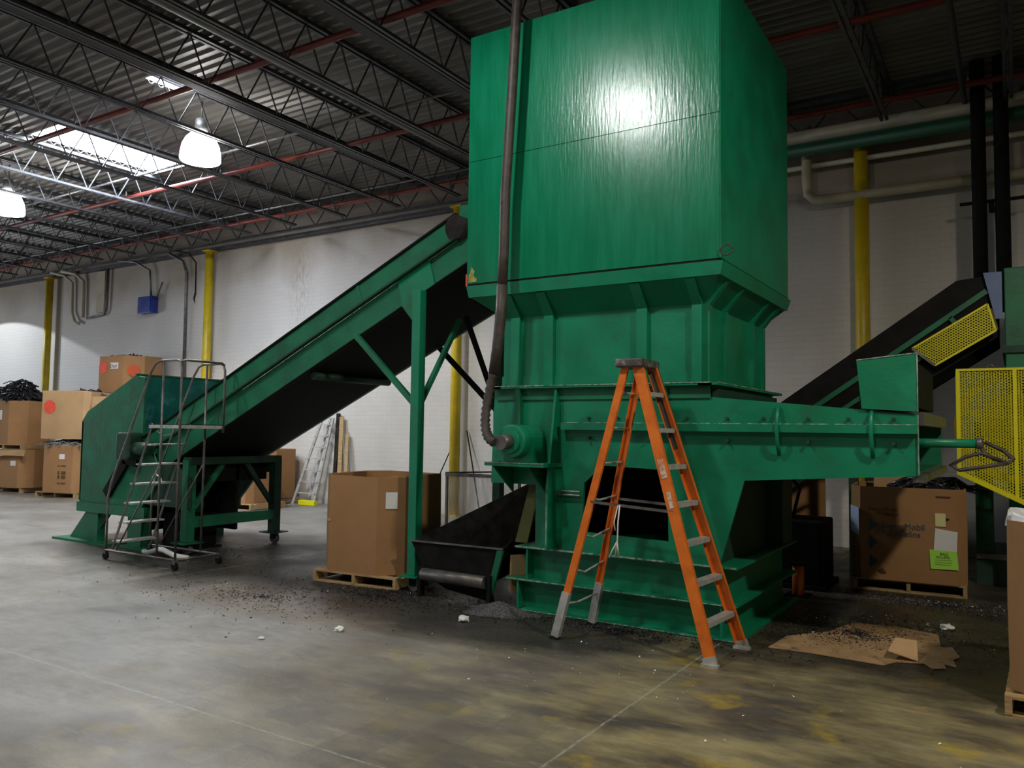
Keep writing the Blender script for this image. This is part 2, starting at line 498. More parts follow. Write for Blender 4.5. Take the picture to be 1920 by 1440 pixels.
def lattice(mb, poly, o, ux, uz, pitch, ang, wdt, th):
    """expanded-metal bars clipped to a convex polygon (2D) laid out at origin o with axes ux, uz"""
    o, ux, uz = Vector(o), Vector(ux), Vector(uz)
    nrm = ux.cross(uz)
    for sgn in (1, -1):
        d = Vector((math.cos(ang), sgn * math.sin(ang)))
        n = Vector((-d.y, d.x))
        ks = [n.dot(Vector(p)) for p in poly]
        k = math.floor(min(ks) / pitch) * pitch
        while k < max(ks):
            lo, hi = -1e9, 1e9
            base = n * k
            ok = True
            m = len(poly)
            cx = sum(p[0] for p in poly) / m
            cy = sum(p[1] for p in poly) / m
            for i in range(m):
                a = Vector(poly[i])
                e = Vector(poly[(i + 1) % m]) - a
                nn_ = Vector((-e.y, e.x))
                if nn_.dot(Vector((cx, cy)) - a) < 0: nn_ = -nn_
                den = nn_.dot(d)
                num = nn_.dot(a - base)
                if abs(den) < 1e-9:
                    if num > 0: ok = False
                elif den > 0: lo = max(lo, num / den)
                else: hi = min(hi, num / den)
            if ok and hi > lo + 0.005:
                p = base + d * lo
                q = base + d * hi
                mb.bar(o + ux * p.x + uz * p.y, o + ux * q.x + uz * q.y, wdt, th, nrm)
            k += pitch
    return mb

# ================================================================ THE SETTING
struct(MB().box(-36, 12, -8, 13.2, -0.3, 0).build('floor', FLOOR, loc=(0, 0, 0)))
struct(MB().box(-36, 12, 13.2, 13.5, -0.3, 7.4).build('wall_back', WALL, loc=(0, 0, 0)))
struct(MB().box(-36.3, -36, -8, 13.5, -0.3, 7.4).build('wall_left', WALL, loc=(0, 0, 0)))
struct(MB().box(-36, 12, 13.06, 13.2, 6.24, 6.32).build('trim_1', JOIST))

def deck():
    mb = MB()
    prof = []
    y = -8.0
    while y < 13.2:
        prof += [(y, 6.96), (y + 0.035, 7.0), (y + 0.1, 7.0), (y + 0.135, 6.96)]
        y += 0.17
    prof.append((13.2, 6.96))
    def strip(x0, x1, ya, yb):
        ps = [p for p in prof if ya <= p[0] <= yb]
        lo = [(mb.b.verts.new((x0, a, z)), mb.b.verts.new((x1, a, z))) for a, z in ps]
        for A, B in zip(lo, lo[1:]): mb.b.faces.new((A[0], A[1], B[1], B[0]))
    strip(-36, -15.15, -9, 14)
    strip(-15.15, -13.8, -9, 7.3); strip(-15.15, -13.8, 9.8, 14)
    strip(-13.8, -11.1, -9, 14)
    strip(-11.1, -10.45, -9, 7.0); strip(-11.1, -10.45, 7.55, 14)
    strip(-10.45, 12, -9, 14)
    o = mb.build('ceiling', DECK, loc=(0, 0, 0))
    so = o.modifiers.new('thick', 'SOLIDIFY')
    so.thickness = 0.006
    return struct(o)
deck()
struct(MB().box(-15.25, -13.7, 7.1, 10.0, 7.05, 7.08).build('window_1', SKYL))
struct(MB().box(-11.2, -10.35, 6.8, 7.75, 7.05, 7.08).build('window_2', SKYL))

# ---------------- roof joists
def make_joist():
    t = thing('roof_joist', (0, 0, 6.28), 'dark grey open-web steel joist running to the back wall under the roof deck', 'roof joist', 'open-web joists under the roof deck')
    y0, y1 = -4.0, 13.15
    mb = MB()
    for s in (-1, 1): mb.box(s * 0.02 if s > 0 else -0.065, 0.065 if s > 0 else -0.02, y0, y1, 6.88, 6.935)
    mb.build('top_chord', JOIST, t)
    mb = MB()
    for s in (-1, 1): mb.box(s * 0.015 if s > 0 else -0.055, 0.055 if s > 0 else -0.015, y0 + 0.3, y1 - 0.75, 6.265, 6.305)
    mb.build('bottom_chord', JOIST, t)
    pts = []
    y = y0 + 0.3
    lo = True
    while y < y1 - 0.6:
        pts.append((0, y, 6.29 if lo else 6.9))
        y += 0.305
        lo = not lo
    mb = MB()
    for a, b in zip(pts, pts[1:]): mb.bar(a, b, 0.017, 0.017)
    mb.build('web', JOIST, t)
    return t
JX = [-15.2 + 1.52 * k for k in range(-12, 15)]
j0 = make_joist()
for i, x in enumerate(JX):
    o = j0 if i == 0 else copy_tree(j0)
    o.location = (x, 0, 6.28)
    if abs(x + 15.2) < 0.1:
        o['label'] = 'open-web steel joist lit blue-white along the near edge of the long skylight'
        del o['group']
# joist girder along the wall
t = thing('wall_girder', (-12, 12.85, 6.33), 'long open-web girder running along the top of the back wall', 'girder')
MB().box(-36, 12, 12.8, 12.9, 6.86, 6.93).build('top_chord', JOIST, t)
MB().box(-36, 12, 12.8, 12.9, 6.33, 6.37).build('bottom_chord', JOIST, t)
mb = MB()
x = -36.0
lo = True
while x < 12:
    mb.bar((x, 12.85, 6.35 if lo else 6.88), (x + 0.45, 12.85, 6.88 if lo else 6.35), 0.02, 0.02)
    x += 0.45
    lo = not lo
mb.build('web', JOIST, t)
# ducts and pipes up in the roof
tag(MB().box(-9.62, -9.42, -2, 11.3, 6.42, 6.52).build('cable_tray', DARKJ), 'broad dark cable tray running between the roof joists beside the small skylight', 'cable tray')
tag(MB().box(-6.52, -6.36, 3, 12.0, 6.42, 6.52).build('cable_tray', DARKJ), 'broad dark cable tray disappearing behind the left edge of the green hopper', 'cable tray')
tag(MB().cyl((-7.9, -2, 6.42), (-7.9, 10.4, 6.42), 0.07).build('roof_pipe', mat('light_grey_pipe_paint', (0.16, 0.165, 0.17), (0.22, 0.22, 0.22), 0.45)), 'light grey pipe slanting down across the roof left of the hopper', 'pipe')
tag(MB().cyl((-0.52, 2, 6.42), (-0.52, 12.9, 6.42), 0.035).build('roof_pipe', JOIST), 'thin grey pipe up in the dark roof at the right', 'pipe')
for i, (y, lb) in enumerate(((6.82, 'red sprinkler pipe crossing the roof nearest the camera'), (9.6, 'red sprinkler pipe crossing the roof just beyond the skylight and bell lamp'), (12.15, 'red sprinkler pipe farthest back, close to the back wall'))):
    t = thing('sprinkler_pipe', (-12, y, 6.45), lb, 'sprinkler pipe')
    MB().cyl((-36, y, 6.47), (12, y, 6.47), 0.045).build('main_pipe', REDP, t)
    mb = MB()
    for k in range(14): mb.cyl((-34 + 3.05 * k, y, 6.5), (-34 + 3.05 * k, y, 6.62), 0.015, 8)
    mb.build('sprinkler_head', DULL, t)['kind'] = 'stuff'
tag(MB().cyl((-36, 9.05, 6.6), (-6, 9.05, 6.6), 0.022, 10).build('conduit', STEEL), 'thin pale conduit running beside the middle red sprinkler pipe', 'conduit')
tag(MB().cyl((-36, 12.0, 6.62), (-6, 12.0, 6.62), 0.02, 10).build('conduit', STEEL), 'thin conduit beside the farthest red sprinkler pipe', 'conduit')

# ---------------- bell lamps
def lamp(x, y, z, lb, gm=None):
    t = thing('bell_lamp', (x, y, z), lb, 'ceiling lamp')
    prof = [(0.30, 0.0), (0.315, 0.02), (0.31, 0.12), (0.285, 0.25), (0.235, 0.36), (0.16, 0.44), (0.09, 0.47)]
    mb = MB()
    n = 28
    rings = [[mb.b.verts.new((x + r * math.cos(2 * PI * k / n), y + r * math.sin(2 * PI * k / n), z + h)) for k in range(n)] for r, h in prof]
    for A, B in zip(rings, rings[1:]):
        for k in range(n):
            f = mb.b.faces.new((A[k], A[(k + 1) % n], B[(k + 1) % n], B[k]))
            f.smooth = True
    mb.build('lamp_shade', gm or GLOW, t)
    MB().cyl((x, y, z + 0.47), (x, y, z + 0.68), 0.11, 20, 0.09).build('ballast_housing', DULL, t)
    MB().cyl((x, y, z + 0.68), (x, y, z + 1.04), 0.012, 8).build('hanger', DULL, t)
lamp(-11.0, 7.95, 5.97, 'glowing white bell lamp hanging right of the long skylight')
lamp(-17.2, 8.0, 5.97, 'glowing white bell lamp cut by the left edge of the photo')
lamp(-4.2, 3.45, 6.0, 'bell lamp hanging over the aisle in front of the green press', DIMSHADE)
lamp(2.4, 3.6, 6.12, 'bell lamp added out of view to the right of the camera to light the press', DIMSHADE)  # unseen shade added round the right-hand fill light

# ---------------- yellow columns
for x, z1, lb in ((-25.1, 6.2, 'yellow steel column at the far left behind the box stacks'), (-17.45, 6.2, 'yellow steel column rising behind the conveyor feed hopper'), (-9.55, 6.25, 'yellow steel column between the conveyor leg and the green press'), (-1.93, 6.2, 'yellow steel column at the right between press and second conveyor')):
    t = thing('steel_column', (x, 13.0, 0), lb, 'column')
    MB().cyl((x, 13.0, 0.02), (x, 13.0, z1), 0.105, 20).build('shaft', YEL, t)
    MB().box(x - 0.17, x + 0.17, 12.85, 13.17, 0, 0.02).build('base_plate', YEL, t)
    MB().box(x - 0.14, x + 0.14, 12.87, 13.13, z1, z1 + 0.03).build('cap_plate', YEL, t)

# ---------------- wall conduits and boxes at left
def pipe_thing(name, pts, r, m, lb, cat, n=8, loc=None):
    return tag(MB().tube(pts, r, n).build(name, m), lb, cat)
pipe_thing('wall_conduit', [(-24.7, 12.8, 6.32), (-24.3, 13.0, 6.22), (-24.05, 13.12, 6.0), (-24.0, 13.12, 5.1), (-23.8, 13.1, 4.8), (-23.55, 13.1, 4.72)], 0.04, CREAMPIPE, 'cream conduit bending down the wall, nearest to the far left yellow column', 'conduit')
pipe_thing('wall_conduit', [(-24.1, 12.8, 6.3), (-23.7, 13.0, 6.22), (-23.45, 13.12, 6.0), (-23.4, 13.12, 4.9)], 0.05, CREAMPIPE, 'thicker cream conduit second from the far left yellow column', 'conduit')
pipe_thing('wall_conduit', [(-23.2, 13.12, 4.86), (-22.3, 13.12, 4.93), (-22.22, 13.12, 5.1), (-22.2, 13.12, 6.3)], 0.035, DULL, 'grey L-shaped conduit on the wall right of the cream conduits', 'conduit')
tag(MB().box(-22.75, -22.35, 13.12, 13.19, 5.0, 6.2).build('wall_panel', CREAMPIPE), 'narrow beige cable cover on the wall beside the L-shaped conduit', 'cable cover')
pipe_thing('wall_conduit', [(-21.2, 12.8, 6.32), (-20.6, 12.95, 6.25), (-20.15, 13.1, 6.0), (-20.05, 13.1, 5.28)], 0.03, DULL, 'thin grey conduit curving down to the blue box', 'conduit')
t = thing('electrical_box', (-20.15, 13.08, 4.8), 'blue electrical box mounted high on the back wall', 'electrical box')
MB().box(-20.47, -19.85, 12.98, 13.19, 4.80, 5.26).build('enclosure', BLUE, t, bevel=0.01)
MB().box(-20.43, -19.89, 12.965, 12.98, 4.84, 5.22).build('door', BLUE, t)
MB().cyl((-19.8, 13.1, 5.2), (-19.55, 13.1, 5.62), 0.02, 8).build('side_cable', DULL, t)
pipe_thing('wall_conduit', [(-19.0, 12.9, 6.3), (-18.7, 13.1, 6.1), (-18.55, 13.12, 5.8), (-18.5, 13.12, 2.4)], 0.045, DULL, 'long grey conduit running down the wall left of the second yellow column', 'conduit')
t = thing('hanging_cable', (-18.05, 13.0, 4.9), 'black cable with a plug hanging beside the second yellow column', 'cable')
MB().tube([(-18.6, 12.8, 6.32), (-18.25, 12.95, 6.25), (-18.07, 13.05, 6.0), (-18.05, 13.05, 5.2)], 0.02, 8).build('cord', RUBBER, t)
MB().tube([(-18.05, 13.05, 5.2), (-18.1, 13.05, 5.05), (-18.05, 13.05, 4.88), (-18.0, 13.05, 5.05), (-18.05, 13.05, 5.2)], 0.025, 8).build('plug', RUBBER, t)

# ---------------- pipes at the right of the back wall
tag(MB().cyl((-4.6, 12.75, 6.37), (12, 12.75, 6.37), 0.10).build('wall_pipe', CREAMPIPE), 'thick cream pipe highest on the back wall at the right', 'pipe')
tag(MB().cyl((-4.6, 12.7, 6.14), (12, 12.7, 6.14), 0.10).build('wall_pipe', mat('dark_green_pipe_paint', (0.004, 0.07, 0.03), (0.006, 0.09, 0.04), 0.5)), 'dark green pipe below the high cream pipe', 'pipe')
tag(MB().tube([(-2.72, 12.95, 6.6), (-2.72, 12.95, 5.75), (-2.7, 12.95, 5.5), (-2.6, 12.95, 5.4), (-2.4, 12.95, 5.38), (12, 12.95, 5.38)], 0.075, 14).build('wall_pipe', CREAMPIPE), 'cream pipe with an elbow crossing the yellow column at the right', 'pipe')
tag(MB().cyl((-4.6, 12.98, 5.95), (12, 12.98, 5.95), 0.04).build('wall_pipe', CREAMPIPE), 'thin cream pipe just under the dark green pipe', 'pipe')
for x, lb in ((-0.36, 'left of the two black vertical pipes above the second conveyor'), (-0.09, 'right of the two black vertical pipes above the second conveyor')):
    tag(MB().cyl((x, 12.48, 3.4), (x, 12.48, 6.9), 0.09).build('standpipe', BLACK), lb, 'pipe')
t = thing('pipe_bracket', (-0.2, 12.8, 4.95), 'thin black cross bracket holding the two black vertical pipes', 'bracket')
MB().box(-0.6, 0.2, 12.58, 12.62, 4.93, 4.97).build('cross_bar', BLACK, t)
MB().box(-0.26, -0.19, 12.6, 13.2, 4.93, 4.97).build('wall_arm', BLACK, t)

# ================================================================ THE PRESS (baler with its hopper)
T = thing('baler', (-3.0, 7.6, 0), 'large green steel press with a tall square hopper standing behind the orange stepladder', 'baler')
XL, XR = -4.02, -1.97
# base of stacked beams
def ibeam_frame(z0, z1, xl, xr, name):
    mb = MB()
    mb.box(xl, xr, 6.62, 8.75, z1 - 0.02, z1)                  # top flange sheet
    mb.box(xl + 0.12, xr - 0.12, 6.74, 8.65, z0, z1 - 0.02)     # web block
    for i in range(5):
        x = xl + 0.12 + i * (xr - xl - 0.26) / 4
        if i in (0, 4): mb.box(x, x + 0.02, 6.63, 6.74, z0, z1 - 0.02)
    return mb.build(name, GREEN, T)
ibeam_frame(0.30, 0.61, -4.12, XR, 'base_beam')
ibeam_frame(0.02, 0.30, -4.22, XR + 0.0, 'base_beam')
MB().box(-4.05, XR + 0.03, 6.60, 8.75, 0.0, 0.02).build('base_plate', GREEN, T)
WORN = mat('worn_paint_edge', (0.02, 0.16, 0.09), (0.50, 0.52, 0.47), 0.5, scale=9, stretch=(3, 1, 1))
def worn(p, q, parent, w=0.009):
    return lab(MB().bar(p, q, w, w).build('worn_edge', WORN, parent), 'edge with paint worn to bare metal')
worn((-4.12, 6.618, 0.605), (XR, 6.618, 0.605), T, 0.012)
worn((-4.22, 6.618, 0.294), (XR, 6.618, 0.294), T, 0.008)
worn((-4.05, 6.597, 0.016), (XR, 6.597, 0.016), T, 0.007)
worn((-4.42, 6.598, 2.152), (-2.17, 6.598, 2.152), T, 0.008)
worn((-2.12, 6.60, 2.152), (-2.12, 8.8, 2.152), T, 0.007)
worn((-3.62, 6.652, 1.803), (-0.62, 6.652, 1.803), T, 0.006)
worn((-0.616, 6.665, 1.43), (-0.616, 6.665, 1.88), T, 0.008)
worn((-1.036, 6.628, 2.30), (-0.616, 6.628, 2.34), T, 0.007)
worn((-0.613, 6.628, 2.34), (-0.613, 6.628, 1.90), T, 0.007)
worn((-3.69, 6.468, 0.63), (-3.69, 6.468, 1.2), T, 0.008)
worn((-4.29, 6.318, 1.418), (-3.64, 6.318, 1.418), T, 0.007)
# front plate with its polygon outline and the dark opening
def front_plate():
    b = bmesh.new()
    y = 6.68
    outer = [(-3.93, 0.61), (-2.13, 0.61), (-1.92, 1.33), (-0.62, 1.42), (-0.62, 1.885), (-1.54, 1.965), (-2.2, 2.03), (-2.2, 2.13), (-4.42, 2.13), (-4.45, 1.20), (-3.93, 1.20)]
    hole = [(-3.43, 0.79), (-2.58, 0.77), (-2.60, 1.39), (-3.22, 1.41), (-3.41, 1.24)]
    es = []
    for ring in (outer, hole):
        vs = [b.verts.new((x, y, z)) for x, z in ring]
        for i in range(len(vs)): es.append(b.edges.new((vs[i], vs[(i + 1) % len(vs)])))
    bmesh.ops.triangle_fill(b, use_beauty=True, use_dissolve=False, edges=es)
    r = bmesh.ops.extrude_face_region(b, geom=list(b.faces))
    for v in [g for g in r['geom'] if isinstance(g, bmesh.types.BMVert)]: v.co.y += 0.03
    mb = MB()
    mb.b.free()
    mb.b = b
    return mb.build('front_plate', GREEN, T)
front_plate()
MB().box(-4.42, -3.93, 6.71, 8.7, 1.22, 2.1).build('side_box', GREEND, T)
# body behind the front plate: side, back and top sheets around a hollow chamber
mb = MB()
mb.box(-3.93, -3.88, 6.71, 8.7, 0.61, 2.1)
mb.box(-2.2, -2.15, 6.71, 8.7, 0.61, 2.1)
mb.box(-3.93, -2.15, 8.66, 8.7, 0.61, 2.1)
mb.build('chamber_wall', DKGREEN, T)
# the lid angle with its bolts, running along the ram housing
MB().box(-3.62, -0.62, 6.60, 6.68, 1.735, 1.80).build('lid_angle', GREEN, T)
MB().prism([(-3.62, 6.655, 1.80), (-0.62, 6.655, 1.80), (-0.62, 6.655, 1.875), (-1.54, 6.655, 1.95), (-2.2, 6.655, 2.0), (-3.62, 6.655, 2.0)], (0, 0.025, 0)).build('lid_plate', GREEN, T)
for i, x in enumerate((-3.35, -3.05, -2.75, -2.4, -2.05, -1.75, -1.4, -1.1, -0.78)):
    for z in (1.845, 1.66) if i % 2 == 0 else (1.845,):
        MB().cyl((x, 6.63, z), (x, 6.70, z), 0.014, 8).build('bolt', DKGREEN, T)
# lifting straps
for x in (-1.63, -0.93):
    MB().tube([(x, 6.64, 1.90 if x > -1.2 else 1.95), (x, 6.60, 1.86), (x, 6.58, 1.74), (x, 6.61, 1.64), (x, 6.66, 1.55)], 0.016, 8).build('lifting_strap', GREEN, T)
# ram housing
mb = MB()
mb.box(-2.15, -0.62, 8.85, 8.9, 1.42, 1.9)
mb.prism([(-2.15, 6.71, 1.36), (-0.62, 6.71, 1.42), (-0.62, 8.85, 1.42), (-2.15, 8.85, 1.36)], (0, 0, 0.03))
mb.prism([(-2.15, 6.71, 2.0), (-0.62, 6.71, 1.86), (-0.62, 8.85, 1.86), (-2.15, 8.85, 2.0)], (0, 0, 0.025))
mb.build('ram_housing', GREEND, T)
MB().box(-0.66, -0.58, 6.70, 8.95, 1.80, 1.90).build('end_frame', DULL, T)
MB().box(-0.66, -0.58, 6.70, 8.95, 1.37, 1.43).build('end_frame', DULL, T)
MB().box(-0.90, -0.86, 6.75, 8.85, 1.43, 1.85).build('ram_plate', BLACK, T)
r = MB().cyl((-0.87, 6.9, 1.665), (-0.25, 6.9, 1.67), 0.035, 14).build('hydraulic_rod', GREEN, T)
MB().cyl((-0.25, 6.9, 1.67), (-0.21, 6.9, 1.67), 0.042, 10).build('rod_end', DULL, r)
MB().tube([(-0.23, 6.9, 1.66), (-0.2, 6.88, 1.60), (-0.14, 6.88, 1.56), (-0.05, 6.9, 1.53), (-0.02, 6.95, 1.56), (-0.08, 7.0, 1.62), (-0.2, 7.0, 1.68)], 0.016, 8).build('hydraulic_hose', HOSE, T)
MB().tube([(-0.1, 6.86, 1.55), (-0.22, 6.84, 1.60), (-0.32, 6.82, 1.57), (-0.42, 6.82, 1.50), (-0.36, 6.82, 1.47), (-0.2, 6.84, 1.50), (-0.06, 6.86, 1.53)], 0.014, 8).build('hydraulic_hose', HOSE, T)
# hood on the end of the ram housing
h = MB().box(-1.02, -0.64, 6.66, 8.3, 1.94, 2.29).build('ram_hood', BLACK, T)
MB().prism([(-1.035, 6.63, 2.30), (-0.615, 6.63, 2.34), (-0.615, 6.63, 1.90), (-1.0, 6.63, 1.925)], (0, 0.025, 0)).build('hood_front', GREEN, h)
# ledge ring between body and neck
mb = MB()
mb.box(-4.42, -2.17, 6.60, 6.75, 2.13, 2.155)
mb.box(-2.29, -2.12, 6.60, 8.8, 2.13, 2.155)
mb.box(-4.42, -4.3, 6.60, 8.8, 2.13, 2.155)
mb.build('ledge', GREEN, T)
MB().box(-4.38, -2.2, 6.66, 8.72, 2.02, 2.128).build('ledge_web', GREEND, T)
# neck
NX0, NX1, NY0, NY1 = -4.36, -2.29, 6.75, 8.6
MB().box(NX0, NX1, NY0, NY1, 2.155, 2.86).build('neck', GREEN, T)
MB().box(NX0 - 0.012, NX1 + 0.012, NY0 - 0.012, NY1 + 0.012, 2.156, 2.26).build('neck_skirt', GREEN, T)
# funnel and lip
HX0, HX1, HY0, HY1 = -4.65, -2.055, 6.5, 8.83
def rect(x0, x1, y0, y1, z): return [(x0, y0, z), (x1, y0, z), (x1, y1, z), (x0, y1, z)]
MB().loft(rect(NX0, NX1, NY0, NY1, 2.85), rect(HX0 + 0.03, HX1 - 0.03, HY0 + 0.03, HY1 - 0.03, 3.05), True, True).build('funnel', GREEN, T)
MB().loft(rect(HX0 + 0.01, HX1 - 0.01, HY0 + 0.01, HY1 - 0.01, 3.05), rect(HX0 - 0.01, HX1 + 0.02, HY0 - 0.01, HY1 + 0.03, 3.165), True, True).build('lip', GREEN, T)
# ribs on the neck carried up the funnel
def rib_front(x, wd):
    MB().prism([(x - wd / 2, NY0, 2.155), (x - wd / 2, NY0 - 0.05, 2.155), (x - wd / 2, NY0 - 0.05, 2.84), (x - wd / 2, HY0 + 0.02, 3.04), (x - wd / 2, HY0 + 0.05, 3.05), (x - wd / 2, NY0, 2.86)], (wd, 0, 0)).build('rib', GREEN, T)
for x in (-4.2, -3.82, -2.85): rib_front(x, 0.10)
rib_front(-2.335, 0.09)
for y, wd in ((6.80, 0.08), (7.27, 0.06), (8.16, 0.06), (8.55, 0.08)):
    MB().prism([(NX1, y - wd / 2, 2.155), (NX1 + 0.05, y - wd / 2, 2.155), (NX1 + 0.05, y - wd / 2, 2.84), (HX1 - 0.03, y - wd / 2, 3.04), (HX1 - 0.05, y - wd / 2, 3.05), (NX1, y - wd / 2, 2.86)], (0, wd, 0)).build('rib', GREEN, T)
# hopper box: two sheets on the front with a seam, and welded corners
hp = MB().box(HX0, HX1, HY0, HY1, 3.185, 5.73).build('hopper', GREEN, T, bevel=0.006)
MB().box(HX0 - 0.002, HX1 - 0.01, HY0 - 0.008, HY0 - 0.0005, 3.185, 4.43).build('lower_sheet', GREENB, hp)
MB().box(HX0 - 0.002, HX1 - 0.01, HY0 - 0.008, HY0 - 0.0005, 4.436, 5.735).build('upper_sheet', GREENB, hp)
MB().box(HX0 - 0.001, HX1 - 0.02, HY0 - 0.001, HY1 - 0.02, 3.165, 3.185).build('gasket', BLACK, hp)
lab(MB().prism([(-4.63, 6.489, 3.20), (-4.54, 6.489, 3.20), (-4.53, 6.489, 3.23), (-4.57, 6.489, 3.27), (-4.56, 6.489, 3.31), (-4.60, 6.489, 3.36), (-4.61, 6.489, 3.30), (-4.63, 6.489, 3.26)], (0, 0.002, 0)).build('paint_scuff', mat('yellow_scuff', (0.5, 0.4, 0.05), (0.1, 0.2, 0.08), 0.6, scale=25), hp), 'yellow scuffed patch')
t_ = [(-2.03 + 0.05 * math.cos(a) + 0.03, 6.47, 3.24 + 0.045 * math.sin(a)) for a in [2 * PI * k / 14 for k in range(15)]]
MB().tube(t_, 0.006, 6).build('lifting_ring', HOSE, hp)
MB().box(HX0 - 0.06, HX0, 6.55, 6.62, 3.18, 3.30).build('latch', REDM, hp)
# side fin beside the bearing
MB().prism([(-3.70, 6.68, 2.12), (-3.70, 6.62, 2.12), (-3.70, 6.47, 1.2), (-3.70, 6.47, 0.62), (-3.70, 6.68, 0.62)], (0.025, 0, 0)).build('side_fin', GREEN, T)
MB().prism([(-2.60, 6.68, 2.12), (-2.60, 6.64, 2.12), (-2.60, 6.64, 2.0), (-2.60, 6.68, 1.95)], (0.02, 0, 0)).build('side_fin', GREEN, T)
MB().prism([(-4.13, 6.68, 2.12), (-4.13, 6.60, 2.12), (-4.13, 6.62, 1.75), (-4.13, 6.68, 1.70)], (0.05, 0, 0)).build('side_fin', GREEND, T)
# bearing shelf, gussets, bearing
MB().box(-4.29, -3.64, 6.32, 6.68, 1.385, 1.42).build('shelf', GREEN, T)
MB().prism([(-4.20, 6.32, 1.385), (-4.20, 6.68, 1.385), (-4.20, 6.68, 1.12)], (0.02, 0, 0)).build('shelf_gusset', GREEND, T)
MB().prism([(-3.82, 6.32, 1.385), (-3.82, 6.68, 1.385), (-3.82, 6.68, 1.12)], (0.02, 0, 0)).build('shelf_gusset', GREEND, T)
bx, bz = -3.97, 1.62
mb = MB()
pts = [(bx + 0.155, 1.42)] + [(bx + 0.155 * math.cos(a), bz + 0.155 * math.sin(a)) for a in [PI * k / 12 for k in range(13)]] + [(bx - 0.155, 1.42)]
mb.prism([(x, 6.40, z) for x, z in pts], (0, 0.26, 0))
mb.build('bearing_housing', GREEN, T)
MB().cyl((bx, 6.28, bz), (bx, 6.42, bz), 0.155, 28).build('bearing_flange', GREEN, T, bevel=0.01)
MB().cyl((bx - 0.01, 6.25, bz), (bx - 0.01, 6.29, bz), 0.115, 24).build('bearing_cap', GREEN, T)
MB().cyl((bx - 0.02, 6.13, bz - 0.01), (bx - 0.01, 6.27, bz), 0.07, 16).build('shaft_end', DULL, T)
# hinge rods left of the opening and interior bar
for z in (1.16, 1.125): MB().cyl((-3.66, 6.64, z), (-3.43, 6.64, z), 0.009, 8).build('hinge_rod', STEEL, T)
# right side base plate over the dirt
MB().box(-2.3, -2.0, 8.3, 8.7, 0.61, 1.4).build('rear_post', DKGREEN, T)

# long hose pipe from the roof to the bearing
t = thing('hose_pipe', (-4.2, 6.3, 1.6), 'long dark pipe and ribbed hose running from the roof down to the press bearing', 'hose')
MB().tube([(-3.93, 6.30, 7.0), (-3.96, 6.30, 6.2), (-4.02, 6.30, 5.0), (-4.08, 6.30, 4.0), (-4.09, 6.30, 3.4), (-4.10, 6.30, 3.08)], 0.048, 12).build('pipe', HOSE, t)
MB().tube([(-4.10, 6.30, 3.1), (-4.115, 6.30, 2.8), (-4.14, 6.29, 2.5), (-4.17, 6.28, 2.25)], 0.052, 12).build('sleeve', HOSE, t)
pp = []
for k in range(29):
    u = k / 28
    a = (1 - u)
    p0, p1, p2, p3 = Vector((-4.17, 6.28, 2.27)), Vector((-4.24, 6.26, 1.95)), Vector((-4.26, 6.18, 1.66)), Vector((-4.04, 6.12, 1.61))
    pp.append(a ** 3 * p0 + 3 * a * a * u * p1 + 3 * a * u * u * p2 + u ** 3 * p3)
MB().tube(pp, 0.036, 12, ridge=0.38).build('ribbed_hose', HOSE, t)

# orange jack post
t = thing('jack_post', (-2.0, 8.9, 0), 'small orange jack post on the floor beside the right rear of the press base', 'jack')
MB().cyl((-2.0, 8.95, 0.02), (-2.0, 8.95, 0.33), 0.06, 14).build('post', ORANGE, t)
MB().box(-2.09, -1.91, 8.86, 9.04, 0.33, 0.35).build('head_plate', BLACK, t)
MB().box(-2.12, -1.88, 8.83, 9.07, 0, 0.02).build('foot_plate', BLACK, t)

# ================================================================ CONVEYOR
C = thing('inclined_conveyor', (-8, 7.5, 0), 'long green inclined belt conveyor climbing from its feed hopper to the press hopper', 'conveyor')
YN, YF = 6.74, 8.36
def zt(x): return 2.21 + 0.457 * (x + 8.91)
def zm(x): return 2.33 + 0.457 * (x + 8.07)
def zb(x): return 1.47 + 0.463 * (x + 9.21)
x0, x1 = -10.35, -4.98
for yn, s in ((YN, 1), (YF, -1)):
    MB().prism([(x0, yn, zm(x0) - 0.01), (x1, yn, zm(x1) - 0.01), (x1, yn, zt(x1)), (x0, yn, zt(x0))], (0, 0.03 * s, 0)).build('skirt_board', GREEND, C)
    MB().prism([(x0 + 0.25, yn + 0.05 * s, zb(x0 + 0.25)), (-4.72, yn + 0.05 * s, zb(-4.72)), (-4.72, yn + 0.05 * s, zm(-4.72)), (x0 + 0.25, yn + 0.05 * s, zm(x0 + 0.25))], (0, 0.05 * s, 0)).build('side_frame', GREEND, C)
MB().bar((x0, YN - 0.01, zm(x0)), (x1, YN - 0.01, zm(x1)), 0.05, 0.02).build('edge_angle', DKGREEN, C)
MB().bar((x0, YN - 0.0, zt(x0)), (x1, YN - 0.0, zt(x1)), 0.06, 0.02).build('top_edge', BLACK, C)
MB().bar((x0 + 0.3, YN + 0.06, zb(x0 + 0.3)), (-4.75, YN + 0.06, zb(-4.75)), 0.05, 0.012).build('bottom_edge', BLACK, C)
# patch plates
MB().prism([(-5.80, YN + 0.03, zm(-5.80) - 0.01), (-5.36, YN + 0.03, zm(-5.36) - 0.01), (-5.28, YN + 0.03, zb(-5.28) - 0.0), (-5.72, YN + 0.03, zb(-5.72) - 0.0)], (0, 0.018, 0)).build('patch_plate', GREEN, C)
MB().prism([(-6.32, YN - 0.012, zm(-6.32)), (-6.28, YN - 0.012, zm(-6.28)), (-6.36, YN - 0.012, zt(-6.36)), (-6.40, YN - 0.012, zt(-6.40))], (0, 0.012, 0)).build('splice_bar', GREEND, C)
